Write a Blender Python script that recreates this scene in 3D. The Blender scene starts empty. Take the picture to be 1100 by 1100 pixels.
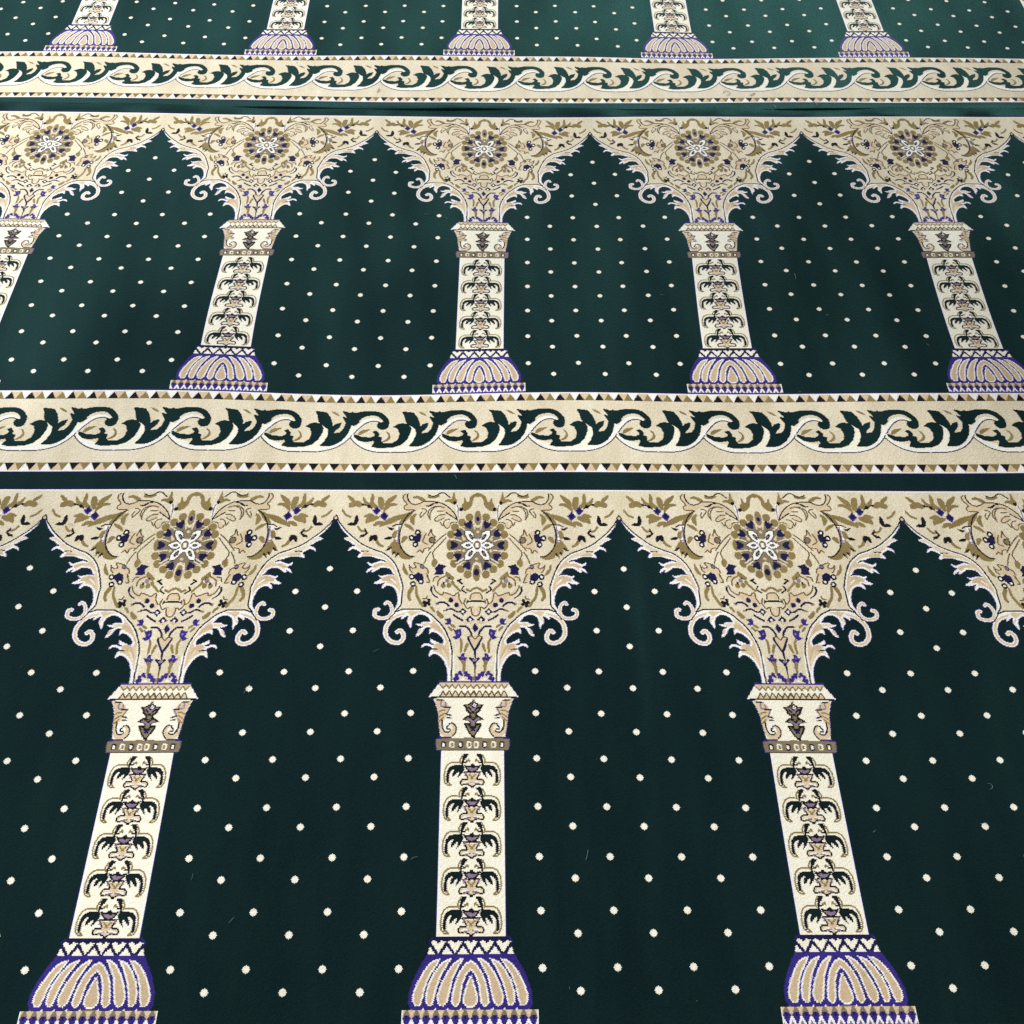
# Woven prayer carpets seen from standing height: every face is one knot (or one block of equal knots)
# of the weave chart below; the chart is drawn from outlines measured in millimetres on the carpet.
import bpy, math, random
import numpy as np
from mathutils import Matrix, Vector
random.seed(7); rng = np.random.default_rng(7)
S = bpy.context.scene; COL = S.collection

# ------------------------------------------------------------------ weave chart
PW = 550.0; NC = 400; KN = PW/NC; NR = 880; KT = 1203.125/NR
YARN = 'GKBWLCTSOQVND'
CHART = """# spandrel
w W 1 0 0 -271.5,67.6 -269.7,75.4 -264.2,87.1 -256.1,98.6 -248.4,106.3 -245.5,110.1 -250.5,111.2 -255.7,113.7 -248.7,118.2 -242,121.5 -236.4,126.8 -229.8,129.4 -236,131.4 -240.9,133.6 -244.1,138.2 -244.2,142.2 -241,139.4 -236.8,137 -231.7,137.4 -226.3,140.4 -219.6,144.9 -223,149.4 -224.9,153.1 -224.9,156.4 -221.2,155.4 -215.1,153.1 -207.5,152.7 -199.9,153.1 -192,155.8 -186.8,158.3 -177.7,161.3 -172.4,163.8 -181.3,163.2 -188.7,166.2 -196,169.1 -201.1,168.7 -204.2,165.3 -205.6,166.8 -202.8,171.6 -198.2,173.8 -194.3,175.3 -202.6,181.2 -206.1,187.1 -205.5,188.9 -201,185.6 -193.9,180.5 -196.4,187.8 -192.1,187 -186.2,182.6 -180.2,178.2 -171.4,177.5 -163.8,179 -159,184.1 -156.1,189.9 -154,192.6 -162.9,192.1 -171.5,194.3 -176.4,195.8 -182.8,193.6 -180.6,197.2 -176,200.1 -181.9,205.9 -186.7,208.1 -190.5,210.6 -185.1,212.7 -177.7,212 -172.8,209.8 -168.5,209.1 -171.4,212.7 -173.6,216.7 -174.9,222 -170.8,220.6 -167.3,216.7 -161.2,216 -154.8,218.2 -149.5,223.2 -146.6,229.6 -144.1,238.1 -143,246.6 -143.6,255.1 -146.8,262.8 -150.1,269 -149.6,276 -146.3,270.4 -142.4,264.9 -137.3,257.9 -136,249.4 -136,239.5 -136,229.6 -135.4,219.6 -137.1,212.4 -141.1,199.4 -145.7,186.3 -150.1,176 -154.5,167.9 -161.4,159 -169.5,151.6 -178.9,144.9 -190.7,140.4 -202.6,135.1 -214.6,129.1 -225.4,121.5 -236.4,111.6 -248.9,100.2 -259,87.8 -267,77 -275,62.1
l W 1 6.6 5.3 -177.3,265.6 -181.8,267 -183.5,271.8 -182.4,278.1 -177.9,281.8 -171,283.6 -162.5,282.9 -156.1,278.8 -152.6,271.8 -152.6,264.9 -154.2,258.6 -157.9,253 -162.4,250.8 -165.2,254.4
l T 1 3.2 2.5 -177.3,265.6 -181.8,267 -183.5,271.8 -182.4,278.1 -177.9,281.8 -171,283.6 -162.5,282.9 -156.1,278.8 -152.6,271.8 -152.6,264.9 -154.2,258.6 -157.9,253 -162.4,250.8 -165.2,254.4
l W 1 7.7 6.8 -115,269.7 -125.6,273.6 -141.6,278.4 -153.5,287.6 -160.2,302.4 -159.5,318.4 -150,330.6 -136.4,333.4 -128.7,326.9 -128.5,316.6 -134.4,308.5 -139.6,311.8
l T 1 3.4 3 -115,269.7 -125.6,273.6 -141.6,278.4 -153.5,287.6 -160.2,302.4 -159.5,318.4 -150,330.6 -136.4,333.4 -128.7,326.9 -128.5,316.6 -134.4,308.5 -139.6,311.8
w W 1 0 0 -146.2,271.8 -154.2,280.1 -148.1,280.1 -137.5,273.5 -130.3,271.8 -125.3,272.2 -131.1,278.8 -134.5,282.9 -133.5,286.6 -129.6,283.2 -123.7,278.8 -121,278.8 -122.7,285.7 -122.9,292.5 -118.9,298 -116.5,305.1 -114.9,299.4 -114.9,291.2 -112.4,284.3 -111.3,281.5 -104.3,276.7 -97,276 -92,277.4 -85.7,281.5 -80.3,290.9 -87.7,290.8 -94.9,291.9 -99.6,295.3 -106.3,296 -101.8,299.4 -93.8,300.8 -101.5,305.5 -100.1,308.9 -104.6,315.7 -105.7,320.9 -101.9,319.8 -96.2,314.4 -92.9,307.6 -88.3,302.1 -82.3,301.5 -76.2,302.4 -82,306.9 -81.8,316 -78.1,312.3 -73.3,311.9 -65.9,315.7 -60.8,320.5 -56.3,326.5 -55.3,331.9 -57.7,336.2 -65.1,333.2 -72.5,329.5 -79.3,324.9 -79.6,331.9 -73.4,336.2 -78.2,336.6 -84.3,334.6 -90.2,335.2 -93.7,338.6 -94.3,344.3 -90,339.9 -84,339.2 -77.9,341.5 -74.7,345.2 -78.7,349.9 -79.9,355.2 -80.3,360.8 -77.7,359.1 -73.7,355.8 -67.7,355.8 -61.6,359.2 -56.5,365.1 -52.7,371 -50.1,378.2 -47.4,386 -50.1,377.5 -47.4,385.3 -46.4,395.7 -45.9,409.1 -39.1,409.1 -39.6,389.2 -38.9,386 -39.2,366.4 -39.6,354.5 -41.3,342.6 -44.1,331.2 -48.8,319.1 -54.1,307.6 -61.8,296 -72.1,285 -78.5,278.1 -87.4,271.8 -96.2,267.7 -102.5,265.1 -113.5,265.8 -124.6,264.6 -133.1,265.6 -141.5,269 -146.3,270.4
s C 1 0 0 -235.5,123.1 -227.3,129.1 -216.7,133.6 -203.4,140.4 -192.9,144.9 -182.3,150.8 -171.6,157.5 -164.7,165.7 -172.7,160.5 -181.9,155.3 -189.9,150.9 -201.7,146.4 -213.3,143.4 -221.4,138.1 -229.5,132.9
s S 1 0 0 -219,151.6 -213.1,146.4 -202.8,147.9 -192.3,152.8 -202.5,151.3 -212.7,151.6
s C 1 0 0 -253,112.4 -244,112.4 -235.8,118.5 -231.5,124.6 -239.6,120 -247.5,116.2
s S 1 0 0 -195.6,174.6 -190.8,171.3 -183.5,167.9 -175.8,169.4 -179.4,172.4 -186.7,175.3 -192.8,178.3
s C 1 0 0 -176.7,174.6 -166.7,173.1 -157.5,179 -151.8,189.2 -155.8,184.8 -162.6,177.5
s S 1 0 0 -175.9,201.6 -170,196.8 -160.2,194.3 -153.8,196.5 -149.5,203.7 -146.3,215.3 -145.2,222.5 -151.3,213.8 -158,208.1 -165.6,206.6 -173.1,206.6
s W 1 0 0 -159.7,200.9 -151.9,205.2 -146.3,215.3 -150.3,211 -156.9,205.2
s S 1 0 0 -77.7,295.3 -70.3,296.7 -62.7,303.5 -58.6,314.4 -64.8,311.7 -71.1,306.2 -81,303.5
s T 1 0 0 -102.5,308.9 -96.6,306.2 -98.7,312.3 -102.7,316.4
s S 1 0 0 -72.1,337.2 -65,335.2 -55.2,338.6 -48.7,351.9 -45.2,366.4 -48.2,365.1 -53.3,355.9 -60.8,347.9 -67.1,342.6
s S 1 0 0 -56.2,314.4 -49.8,325.2 -46.3,335.9 -49.4,333.2 -54.7,322.5
s C 1 0 0 -58.6,343.9 -52.3,353.2 -46.4,366.4 -47.9,372.9 -51.9,362.4 -57.1,351.9
s C 1 0 0 -100.7,296.7 -93.6,293.9 -83.9,292.6 -80.1,296.7 -88.6,296
s T 1 0 0 -124.2,270.4 -113.3,268.3 -110.7,271.8 -117.6,278.8 -120.9,285.7 -121.1,291.2 -118.8,278.8
l K 1 1.7 1.7 -218.5,142.2 -212.2,141.4 -206.8,142.2
l K 1 2 2 -184.1,160.2 -177.7,161.7 -172.4,164.4
l K 1 1.7 1.7 -161.7,190.4 -154,192.6
l K 1 1.6 1.6 -77.1,345.2 -70.5,345.9 -65.1,346.8
l K 1 1.7 1.7 -80,335.6 -73.4,336.2
l K 1 1.7 1.7 -101.5,305.1 -94.4,301
p C 0 0 0 -275.2,0 275.2,0 275.2,62 275,62.1 267,77 259,87.8 248.9,100.2 236.4,111.6 225.4,121.5 214.6,129.1 202.6,135.1 190.7,140.4 178.9,144.9 169.5,151.6 161.4,159 154.5,167.9 150.1,176 145.7,186.3 141.1,199.4 137.1,212.4 135.4,219.6 136,229.6 136,239.5 136,249.4 137.3,257.9 142.4,264.9 146.3,270.4 146.3,270.4 141.5,269 133.1,265.6 124.6,264.6 113.5,265.8 102.5,265.1 96.2,267.7 87.4,271.8 78.5,278.1 72.1,285 61.8,296 54.1,307.6 48.8,319.1 44.1,331.2 41.3,342.6 39.6,354.5 39.2,366.4 38.9,386 39.6,389.2 39.1,409.1 -39.1,409.1 -39.6,389.2 -38.9,386 -39.2,366.4 -39.6,354.5 -41.3,342.6 -44.1,331.2 -48.8,319.1 -54.1,307.6 -61.8,296 -72.1,285 -78.5,278.1 -87.4,271.8 -96.2,267.7 -102.5,265.1 -113.5,265.8 -124.6,264.6 -133.1,265.6 -141.5,269 -146.3,270.4 -146.3,270.4 -142.4,264.9 -137.3,257.9 -136,249.4 -136,239.5 -136,229.6 -135.4,219.6 -137.1,212.4 -141.1,199.4 -145.7,186.3 -150.1,176 -154.5,167.9 -161.4,159 -169.5,151.6 -178.9,144.9 -190.7,140.4 -202.6,135.1 -214.6,129.1 -225.4,121.5 -236.4,111.6 -248.9,100.2 -259,87.8 -267,77 -275,62.1 -275.2,62
l K 1 2.4 2.4 -275,62.1 -267,77 -259,87.8 -248.9,100.2 -236.4,111.6 -225.4,121.5 -214.6,129.1 -202.6,135.1 -190.7,140.4 -178.9,144.9 -169.5,151.6 -161.4,159 -154.5,167.9 -150.1,176 -145.7,186.3 -141.1,199.4 -137.1,212.4 -135.4,219.6 -136,229.6 -136,239.5 -136,249.4 -137.3,257.9 -142.4,264.9 -146.3,270.4
l K 1 2.4 2.4 -146.3,270.4 -141.5,269 -133.1,265.6 -124.6,264.6 -113.5,265.8 -102.5,265.1 -96.2,267.7 -87.4,271.8 -78.5,278.1 -72.1,285 -61.8,296 -54.1,307.6 -48.8,319.1 -44.1,331.2 -41.3,342.6 -39.6,354.5 -39.2,366.4 -38.9,386 -39.6,389.2 -39.1,409.1
p T 0 0 0 -275,60 -270.5,68 -275,72 -279.5,68
l K 1 1.8 1.8 -275,60 -271,67 -275,71.5
l W 1 1.6 1.6 -37.5,356.5 -36.4,382.7 -36.2,408.5
l K 1 2.4 1.7 -156.2,285.7 -151.8,279.4 -146.1,272.5
p W 0 0 0 -275.2,-0.5 275.2,-0.5 275.2,3.2 -275.2,3.2
s O 1 0 0 -253,35.2 -248.2,30.4 -235.3,27.2 -227.4,33.6 -224.1,36.8 -231.6,40.6 -238.3,38.4 -244.7,40.6 -251.2,40.6
s O 1 0 0 -257.4,13.7 -247.8,19.2 -241.9,26.6 -249.9,25.6
s O 1 0 0 -226.8,17.5 -219.5,27.2 -212.4,34.2 -217.5,37.4 -223.2,30.4
s O 1 0 0 -208.9,9.4 -204.8,19.1 -204.8,30.3 -194.9,41.5 -199.8,46.3 -210.8,38.3 -210.8,20.7
s O 1 0 0 -196.4,19.1 -188.5,19.1 -184.6,30.3 -185.5,44.6 -190.8,44.6 -195.4,33.5
s O 1 0 0 -161.2,12.6 -167,25.5 -179.4,37.3 -182.7,36 -177.7,23.9
s O 1 0 0 -158,36 -168.9,38.3 -178.9,46.2 -183.7,53.2 -182.3,42.4 -171.8,34.1 -164,32.8
s O 1 0 0 -217,78.3 -214.6,65.8 -203.9,62 -192,65.2 -200.6,73 -210.7,76.1
s O 1 0 0 -201.2,83.3 -195.2,76.1 -183.5,75.5 -189.7,80.8 -197.2,84.5
s O 1 0 0 -189.3,86.4 -182.1,77 -169.7,68.3 -157.1,62 -136.4,58.2 -151.4,69.8 -166.5,78.3 -179.2,82.9
s O 1 0 0 -141.6,58.8 -131.5,53.1 -125.1,50.2 -133.5,65.1 -143.3,77 -150.9,80.1 -146.3,68.2
s O 1 0 0 -220.8,62.7 -209.5,57.3 -202.7,61.1 -214.2,64.3
s O 1 0 0 -264.6,46.4 -257.7,57.4 -247.4,64.6 -253.4,62.1 -261.2,55.8
l K 1 2.4 2.4 -226.9,34.2 -216.1,38.3 -196.9,51 -181.8,62.6
s K 1 0 0 -209.1,39.9 -209.7,42.5 -211.4,44.1 -213.6,44.2 -215.6,42.5 -216.5,39.9 -216,37.3 -214.3,35.7 -212,35.7 -210,37.3
p B 1 0 0 -197.6,39.9 -188.6,49.4 -196.8,60.5 -206.1,49.4
p B 1 0 0 -182.5,51 -173.2,62 -179.8,73.9 -190.3,63.6
s N 1 0 0 -193.3,49.4 -193.9,52.4 -195.9,54.2 -198.5,54.2 -200.7,52.4 -201.7,49.4 -201.1,46.4 -199.1,44.6 -196.5,44.6 -194.3,46.4
s N 1 0 0 -176.6,62 -177.3,65.3 -179.5,67.4 -182.4,67.4 -184.9,65.3 -186,62 -185.3,58.7 -183.1,56.6 -180.2,56.6 -177.7,58.7
s W 1 0 0 -201.8,46.6 -202.5,47.1 -203.8,46.7 -205.1,45.7 -205.9,44.5 -205.9,43.4 -205.1,42.9 -203.8,43.2 -202.6,44.2 -201.8,45.5
s W 1 0 0 -187.2,57.8 -188.2,58.5 -189.7,58.3 -191.1,57.2 -191.9,55.7 -191.8,54.3 -190.8,53.5 -189.3,53.8 -187.9,54.9 -187.1,56.4
s K 1 0 0 -222.3,35.2 -222.7,36.8 -223.8,37.9 -225.2,37.9 -226.5,36.9 -227.1,35.2 -226.7,33.5 -225.6,32.4 -224.2,32.4 -222.9,33.5
s K 1 0 0 -251.9,82.4 -245.6,77 -239.8,77 -238.5,66 -233.8,59.7 -231.1,67.6 -231.1,76.9 -236,84.4 -242.4,85
s K 1 0 0 -225.8,113.2 -224,105.5 -219.6,104.4 -217.2,90.1 -211,99.4 -209.5,101.7 -214.9,107.8 -218.5,111.2 -223,110.9
s T 1 0 0 -215.4,100.9 -215.7,102.5 -216.8,103.5 -218.2,103.5 -219.4,102.5 -220,100.9 -219.7,99.3 -218.6,98.3 -217.2,98.3 -215.9,99.3
s K 1 0 0 -206.5,120.7 -205.8,109.3 -199.6,105.9 -192.9,106.2 -190.3,113.9 -191.9,120.7 -196,120 -198.9,116.3 -202.4,120
s T 1 0 0 -196,123.8 -196.4,126.9 -197.6,128.8 -199.4,128.8 -200.9,126.9 -201.7,123.8 -201.3,120.7 -200.1,118.7 -198.3,118.7 -196.8,120.7
l O 1 4.3 1.8 -191.5,120.7 -187.3,126.8 -180,130.9
l O 1 2.1 2.1 -263.5,50.3 -256.2,59.8 -247.3,64.1
l O 1 2.1 2.1 -230.6,87 -224.8,95.5 -219.5,97.1
s O 1 0 0 -159,119.2 -149.9,120.7 -145.9,134.3 -139.5,144.8 -130.1,152.6 -119.3,153.8 -124.8,157.5 -134.8,158.3 -142.6,156 -146.7,150.8 -148.4,144.8 -150.6,149.3 -153.1,150.8 -157.3,144.8 -160.1,150.8 -161.3,141.8 -163.1,134.3 -171,139.6 -167.8,131.3 -162.5,123.7
s O 1 0 0 -157.7,96.2 -162.5,102.4 -163.3,110 -156.8,111.6 -153.5,102.4
s K 1 0 0 -174.4,87 -167.2,89.3 -160.6,90.8 -161.7,93.9 -167.5,94.7
s K 1 0 0 -177.8,114.9 -171.1,109.7 -162.7,109.7 -167.4,116.4
s K 1 0 0 -173.5,140.1 -166.9,134.3 -163,132.8 -162.7,136.1 -168.4,140.7
s K 1 0 0 -160,151.6 -159.8,144.8 -156.2,141.8 -154.8,144.1
s K 1 0 0 -155.5,156.8 -152,147.8 -148.4,144.8 -147.5,149.3
l K 1 2.4 2.4 -163.5,86.2 -157.2,82.3 -146.9,81.5
s W 1 0 0 -158.2,87.7 -148.8,83 -149.5,93.1 -152.7,105.4 -150.7,117.6 -156.4,119.2 -154.6,105.4 -153.8,96.2
l V 1 2.8 2.8 -151.1,86.9 -151.6,102.4 -150.8,123.7
l V 1 1.5 1.5 -158.5,116.1 -152.6,118.4
l V 1 1.5 1.5 -156.3,97.7 -151.3,94.7
l K 1 2.5 2.5 -122.5,48.5 -131.3,55.6 -137.5,63.5 -142.7,74.5 -147.2,88.5 -149.4,102.4 -148.9,116.1 -147,126.8 -142.5,137.3 -135.6,146.3 -127.6,152.3 -119.3,153.8
p T 1 0 0 -146.6,13.3 -142.9,9.3 -136.9,9.3 -137.7,20.6 -132.5,31.8 -124.4,35.8 -114,33.4 -101.1,27.7 -84,27.2 -79.9,31.7 -96.7,39.7 -108.4,41.3 -122.5,49 -130.4,47.7 -141,46.2 -144.1,41.4 -138.9,35 -144.7,23.8
s T 1 0 0 -96.6,33.3 -83.6,30.9 -68.9,35.7 -55.5,47.6 -43.3,61.8 -40.6,69.6 -52.5,61.8 -61.8,53.9 -72.7,42.9 -88.6,38.1
l D 1 1.4 1.4 -138.9,35 -143.9,40.6 -141.6,46.9 -130.4,48 -122.5,48.5
l D 1 1.5 1.5 -139,33.4 -146.1,22.2 -146.8,14.2 -142.8,9.6
l K 1 2.2 2.2 -138.2,9.3 -138.8,15.8 -136.6,23.8 -131.2,31.8 -123.2,35 -114.1,32.6 -105.1,27.3 -97.2,26.9 -86.7,27.2 -86.3,27.7 -73,30.9 -61,38.1 -50.2,49.2 -43.4,60.2 -39.2,72
l K 1 2 2 -96.4,38.9 -88.7,33.3 -78.3,30.9
l K 1 2 2 -100.7,38.1 -94.1,38.9 -86.4,33.3
l K 1 2 2 -61.8,53.9 -51.2,61.8 -39.2,71.2
s O 1 0 0 -129.2,19.3 -121.4,15.4 -112.1,17.8 -103.2,24.5 -110.4,25.7 -118.6,19.7
l K 1 2.3 2.3 -97.8,11.2 -89.8,14.9 -81.9,13.2 -73.8,7.5 -65.9,7.5 -59.1,14 -54.3,18
l O 1 2.9 1.3 -97.3,16.5 -86.7,18.1 -77.5,14.8
l O 1 2.4 2.4 -95,15.7 -87,18.1
l D 1 1.6 1.6 -109,44.5 -103,46.1 -99.9,50.8 -106.3,60.3 -110.7,65.8 -111.9,58.8 -108.2,52.4
l D 1 1.5 1.5 -97.2,59.5 -94.4,47.7 -86.2,40.5 -78.4,38.9
l D 1 1.6 1.6 -91.6,70.5 -96.5,61.1
l D 1 1.5 1.5 -92.7,68.1 -92.5,55.6 -87,44.5 -76.7,39.7 -66.1,42.1
l D 1 1.4 1.4 -78.9,50.8 -66.5,50
l D 1 1.5 1.5 -63.7,58.7 -70.8,58.7 -78.5,63.4 -83.2,69.7 -80.7,74.4 -73,71.3 -65.4,66.5
l D 1 1.4 1.4 -72.2,75.9 -67.4,84.5 -65.1,75.9 -61.3,71.2 -54.9,69.7
l D 1 1.4 1.4 -63.8,83.7 -62.1,88.4 -56.9,89.9 -52.9,83.7 -55.9,80.3
l D 1 1.5 1.5 -53.3,80.6 -48.8,76.7 -39.1,76.7
s T 1 0 0 -80.9,69.7 -70.8,60.3 -64.2,61.8 -71.8,69.7
s T 1 0 0 -62.3,83.7 -56,74.4 -53.3,80.6 -56.9,88.4
s O 1 0 0 -47.6,5.1 -45.8,17.2 -42.2,27.2 -44.1,32.5 -50.7,31.7 -57.4,27.2 -65.9,27.2 -58.8,23.3 -52.8,23.6 -49.5,15.6
s K 1 0 0 -41.1,31.2 -41.7,33.8 -43.5,35.4 -45.8,35.4 -47.7,33.8 -48.4,31.2 -47.8,28.5 -46,26.9 -43.7,26.9 -41.8,28.5
l W 1 4.5 4.5 -40.7,34.8 -37.5,61.8
l V 1 2.1 2.1 -40.7,35.6 -38.5,46 -38.1,64.9
s O 1 0 0 -26.6,18.4 -23.1,28.4 -17.8,30 -15.1,18.7 -8.8,11.5 0.4,8.4 0.7,15.5 -6.1,15.8 -10.6,24.4 -12.4,35.6 -18.9,44.7 -26.6,49.5 -30.9,44.4 -30.8,36.4 -27,30
s K 1 0 0 -28.7,46.3 -29.3,49.1 -31.3,50.8 -33.7,50.8 -35.7,49.1 -36.5,46.3 -35.8,43.5 -33.9,41.8 -31.5,41.8 -29.5,43.5
s O 1 0 0 -129.5,65.9 -124.6,59.1 -119.2,58.4 -122.8,65.1 -123.3,74.4 -123.9,82.2 -129,76 -131.2,69.8
s O 1 0 0 -143.1,80.7 -135.2,82.3 -128.2,86.9 -123.2,95.4 -129.5,91.9 -136.2,87.2
s O 1 0 0 -144.7,121.4 -142.7,111.5 -136.4,108.8 -134.3,113.1 -138.3,117.9 -142.8,122.5
s T 1 0 0 -108.6,99.2 -102.3,95.8 -98.8,102.3 -95.4,105.4 -89.4,93 -87.6,102.3 -80.8,109.9 -81.9,123.7 -92.9,134.3 -100.5,135.8 -103.2,145.5 -108,139.5 -113.5,144.1 -113.3,135.8 -107.4,126.7
l D 1 1.3 1.3 -94.1,106.9 -88.8,93 -87.1,103 -80.5,109.9
l D 1 1.3 1.3 -113.5,144.1 -108,139.5 -103.2,145.5 -100.5,136.5 -92.3,134.3
l D 1 1.1 1.1 -98.1,102.3 -103.9,119.1 -94.6,126.7
s K 1 0 0 -79.3,117 -80.4,121.6 -83.6,124.5 -87.8,124.5 -91.2,121.6 -92.7,117 -91.6,112.3 -88.3,109.4 -84.2,109.4 -80.7,112.3
s Q 1 0 0 -81.1,117 -81.9,120.4 -84.3,122.5 -87.3,122.5 -89.8,120.4 -90.9,117 -90.1,113.6 -87.7,111.5 -84.7,111.5 -82.2,113.6
p N 1 0 0 -124.9,108.5 -117.2,106.9 -111,102.3 -107,105.4 -107.8,116.1 -110.1,122.2 -115.3,122.2 -121.8,119.1
s K 1 0 0 -108.4,100 -109.3,104.2 -112.2,106.7 -115.9,106.7 -118.9,104.2 -120.3,100 -119.3,95.8 -116.5,93.3 -112.8,93.3 -109.7,95.8
s W 1 0 0 -112.4,100 -112.8,101.6 -113.9,102.6 -115.3,102.6 -116.5,101.6 -117,100 -116.7,98.4 -115.5,97.4 -114.1,97.4 -112.9,98.4
s K 1 0 0 -119.4,112.3 -120.4,116.4 -123.2,118.9 -126.8,119 -129.9,116.4 -131.2,112.3 -130.3,108.2 -127.5,105.6 -123.8,105.6 -120.7,108.1
s W 1 0 0 -123.4,112.3 -123.8,113.9 -124.9,114.9 -126.3,114.9 -127.5,113.9 -128,112.3 -127.7,110.7 -126.6,109.7 -125.1,109.7 -123.9,110.7
s K 1 0 0 -111.7,126.7 -112.6,130.8 -115.4,133.3 -119.1,133.3 -122.1,130.8 -123.5,126.7 -122.6,122.6 -119.7,120.1 -116.1,120.1 -113,122.6
s W 1 0 0 -115.7,126.7 -116,128.3 -117.1,129.3 -118.6,129.3 -119.8,128.3 -120.3,126.7 -119.9,125.1 -118.8,124.1 -117.4,124.1 -116.2,125.1
l D 1 1.4 1.4 -92.4,139.5 -84,128.2 -76.6,119.1 -67.9,109.9 -60.4,103
l D 1 1.4 1.4 -84.3,147.8 -82.7,141.8 -78.5,135.8 -70,125.2 -59.9,111.4
s O 1 0 0 -137.9,169.7 -134.2,179.3 -127.1,192.5 -134.2,188.8 -138.2,179.3
s T 1 0 0 -126.4,172 -121,177.8 -113.6,176.4 -117.8,168.3 -106.3,170.5 -99.7,176.4 -91.9,180.8 -90,189.5 -86.8,208.4 -93,208.4 -97.2,199.7 -100.3,189.5 -114.2,187.4 -123.1,185.2
l D 1 1.2 1.2 -126.4,172 -124.8,182.2 -119.8,188.1
l D 1 1.2 1.2 -124.9,175.6 -119.7,178.6 -113.6,176.4 -118.1,167.8 -110.2,168.2 -103.7,171.2
l D 1 1.3 1.3 -99.1,176.4 -92.5,180.8 -90,189.5
l D 1 1.3 1.3 -93.3,191 -86.8,208.7 -93,208.4
s K 1 0 0 -97.7,175.2 -98.4,178.3 -100.6,180.2 -103.4,180.2 -105.8,178.3 -106.8,175.2 -106.1,172.1 -103.9,170.1 -101.1,170.1 -98.8,172.1
s V 1 0 0 -99.5,175.2 -99.9,177.1 -101.3,178.3 -103,178.3 -104.4,177.1 -105,175.2 -104.6,173.3 -103.3,172.1 -101.6,172.1 -100.1,173.3
p N 1 0 0 -117,193.9 -109.2,187.4 -100.1,191.7 -97.7,202.6 -104.7,201.2 -109.3,207.7 -114,202.6
s K 1 0 0 -114.9,197.1 -115.8,201 -118.4,203.3 -121.9,203.3 -124.9,201 -126.2,197.1 -125.3,193.3 -122.7,190.9 -119.2,190.9 -116.2,193.3
s W 1 0 0 -118.2,197.1 -118.5,198.8 -119.7,199.8 -121.1,199.8 -122.4,198.8 -122.9,197.1 -122.6,195.5 -121.4,194.5 -120,194.5 -118.7,195.5
s K 1 0 0 -111.5,212.5 -112.4,216.3 -115.1,218.6 -118.5,218.6 -121.5,216.3 -122.8,212.5 -121.9,208.7 -119.2,206.3 -115.8,206.3 -112.8,208.7
s W 1 0 0 -114.8,212.5 -115.1,214.1 -116.3,215.1 -117.7,215.1 -119,214.1 -119.5,212.5 -119.2,210.9 -118,209.9 -116.6,209.9 -115.3,210.9
s K 1 0 0 -97.5,207.3 -98.3,211.1 -101,213.4 -104.5,213.4 -107.4,211.1 -108.7,207.3 -107.8,203.4 -105.2,201.1 -101.7,201.1 -98.7,203.4
s W 1 0 0 -100.7,207.3 -101.1,208.9 -102.2,209.9 -103.7,209.9 -104.9,208.9 -105.5,207.3 -105.1,205.7 -104,204.7 -102.5,204.7 -101.2,205.7
l D 1 1.4 1.4 -88,143.7 -93.3,152.6 -96.7,161.6 -98.8,168.2
s O 1 0 0 -85.1,169.7 -81.6,158.3 -74.7,164.8 -77.2,171.2 -80.8,175.2
l D 1 1.3 1.3 -81.2,139.1 -84.1,146.6 -81,157.8
p N 1 0 0 -79.4,179.3 -74,173.4 -72.3,169.3 -67.1,170.7 -56.3,173.7 -63,180 -61.2,191.7 -70,192.7 -78.8,192.2 -76.6,185.1
s T 1 0 0 -80.6,206.2 -77.3,196.5 -71.1,194.6 -59.9,193.9 -55.8,201.2 -65.8,202.6 -69,214.9 -71.9,207 -77.5,205.5
l D 1 1.2 1.2 -80.6,206.2 -77.9,198.3 -71,196.8
l D 1 1.3 1.3 -71.5,215.6 -70.7,205.5 -65.9,199.7 -58.6,195.4 -56.4,186.6
s O 1 0 0 -55.1,188.1 -48.6,193.9 -42.7,199.7 -45.1,203.3 -53.4,199.7 -57.4,193.9
s O 1 0 0 -57.7,215.9 -58.4,218.4 -60.2,220 -62.5,220 -64.4,218.4 -65.2,215.9 -64.6,213.4 -62.8,211.8 -60.5,211.8 -58.6,213.4
s O 1 0 0 -47.2,215.2 -47.8,217.7 -49.6,219.3 -51.9,219.3 -53.8,217.7 -54.7,215.2 -54,212.6 -52.2,211.1 -49.9,211.1 -48,212.6
s V 1 0 0 -50.4,205.5 -51.1,208.2 -53,209.9 -55.5,209.9 -57.5,208.2 -58.4,205.5 -57.8,202.8 -55.8,201.1 -53.3,201.1 -51.3,202.8
s K 1 0 0 -58,210.6 -58.4,212.3 -59.6,213.3 -61.1,213.3 -62.4,212.3 -63,210.6 -62.5,208.9 -61.3,207.8 -59.8,207.8 -58.5,208.9
s K 1 0 0 -49.6,199.7 -49.9,201 -50.8,201.8 -52,201.8 -53,201 -53.4,199.7 -53.1,198.4 -52.2,197.6 -51,197.6 -50,198.4
s O 1 0 0 -42.4,209.6 -42.8,211.3 -44,212.3 -45.6,212.3 -46.8,211.3 -47.4,209.6 -47,207.9 -45.8,206.8 -44.2,206.8 -42.9,207.9
l O 1 2 2 -44.2,211.3 -36.4,219.9 -29.7,227.4
l K 1 3.2 3.2 -35,205.5 -28.9,202.3
l K 1 3.2 3.2 -33.1,206.2 -26.4,212
l K 1 2.7 2.7 -23.4,217 -26.9,224.2 -18.4,231.1
l O 1 2.2 2.2 -18.2,223.9 -11.3,226.8 -5.2,222.1 0.4,220.2
s T 1 0 0 -72.3,224.2 -62,232.8 -57.2,229.9 -47.1,234.2 -40.8,237 -34.8,231.4 -31,234.2 -30.6,244.1 -24.2,252.6 -26.4,262.4 -36.2,263.8 -40.3,251.2 -51.5,249.8 -59.1,242.7 -65.5,238.5
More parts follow.
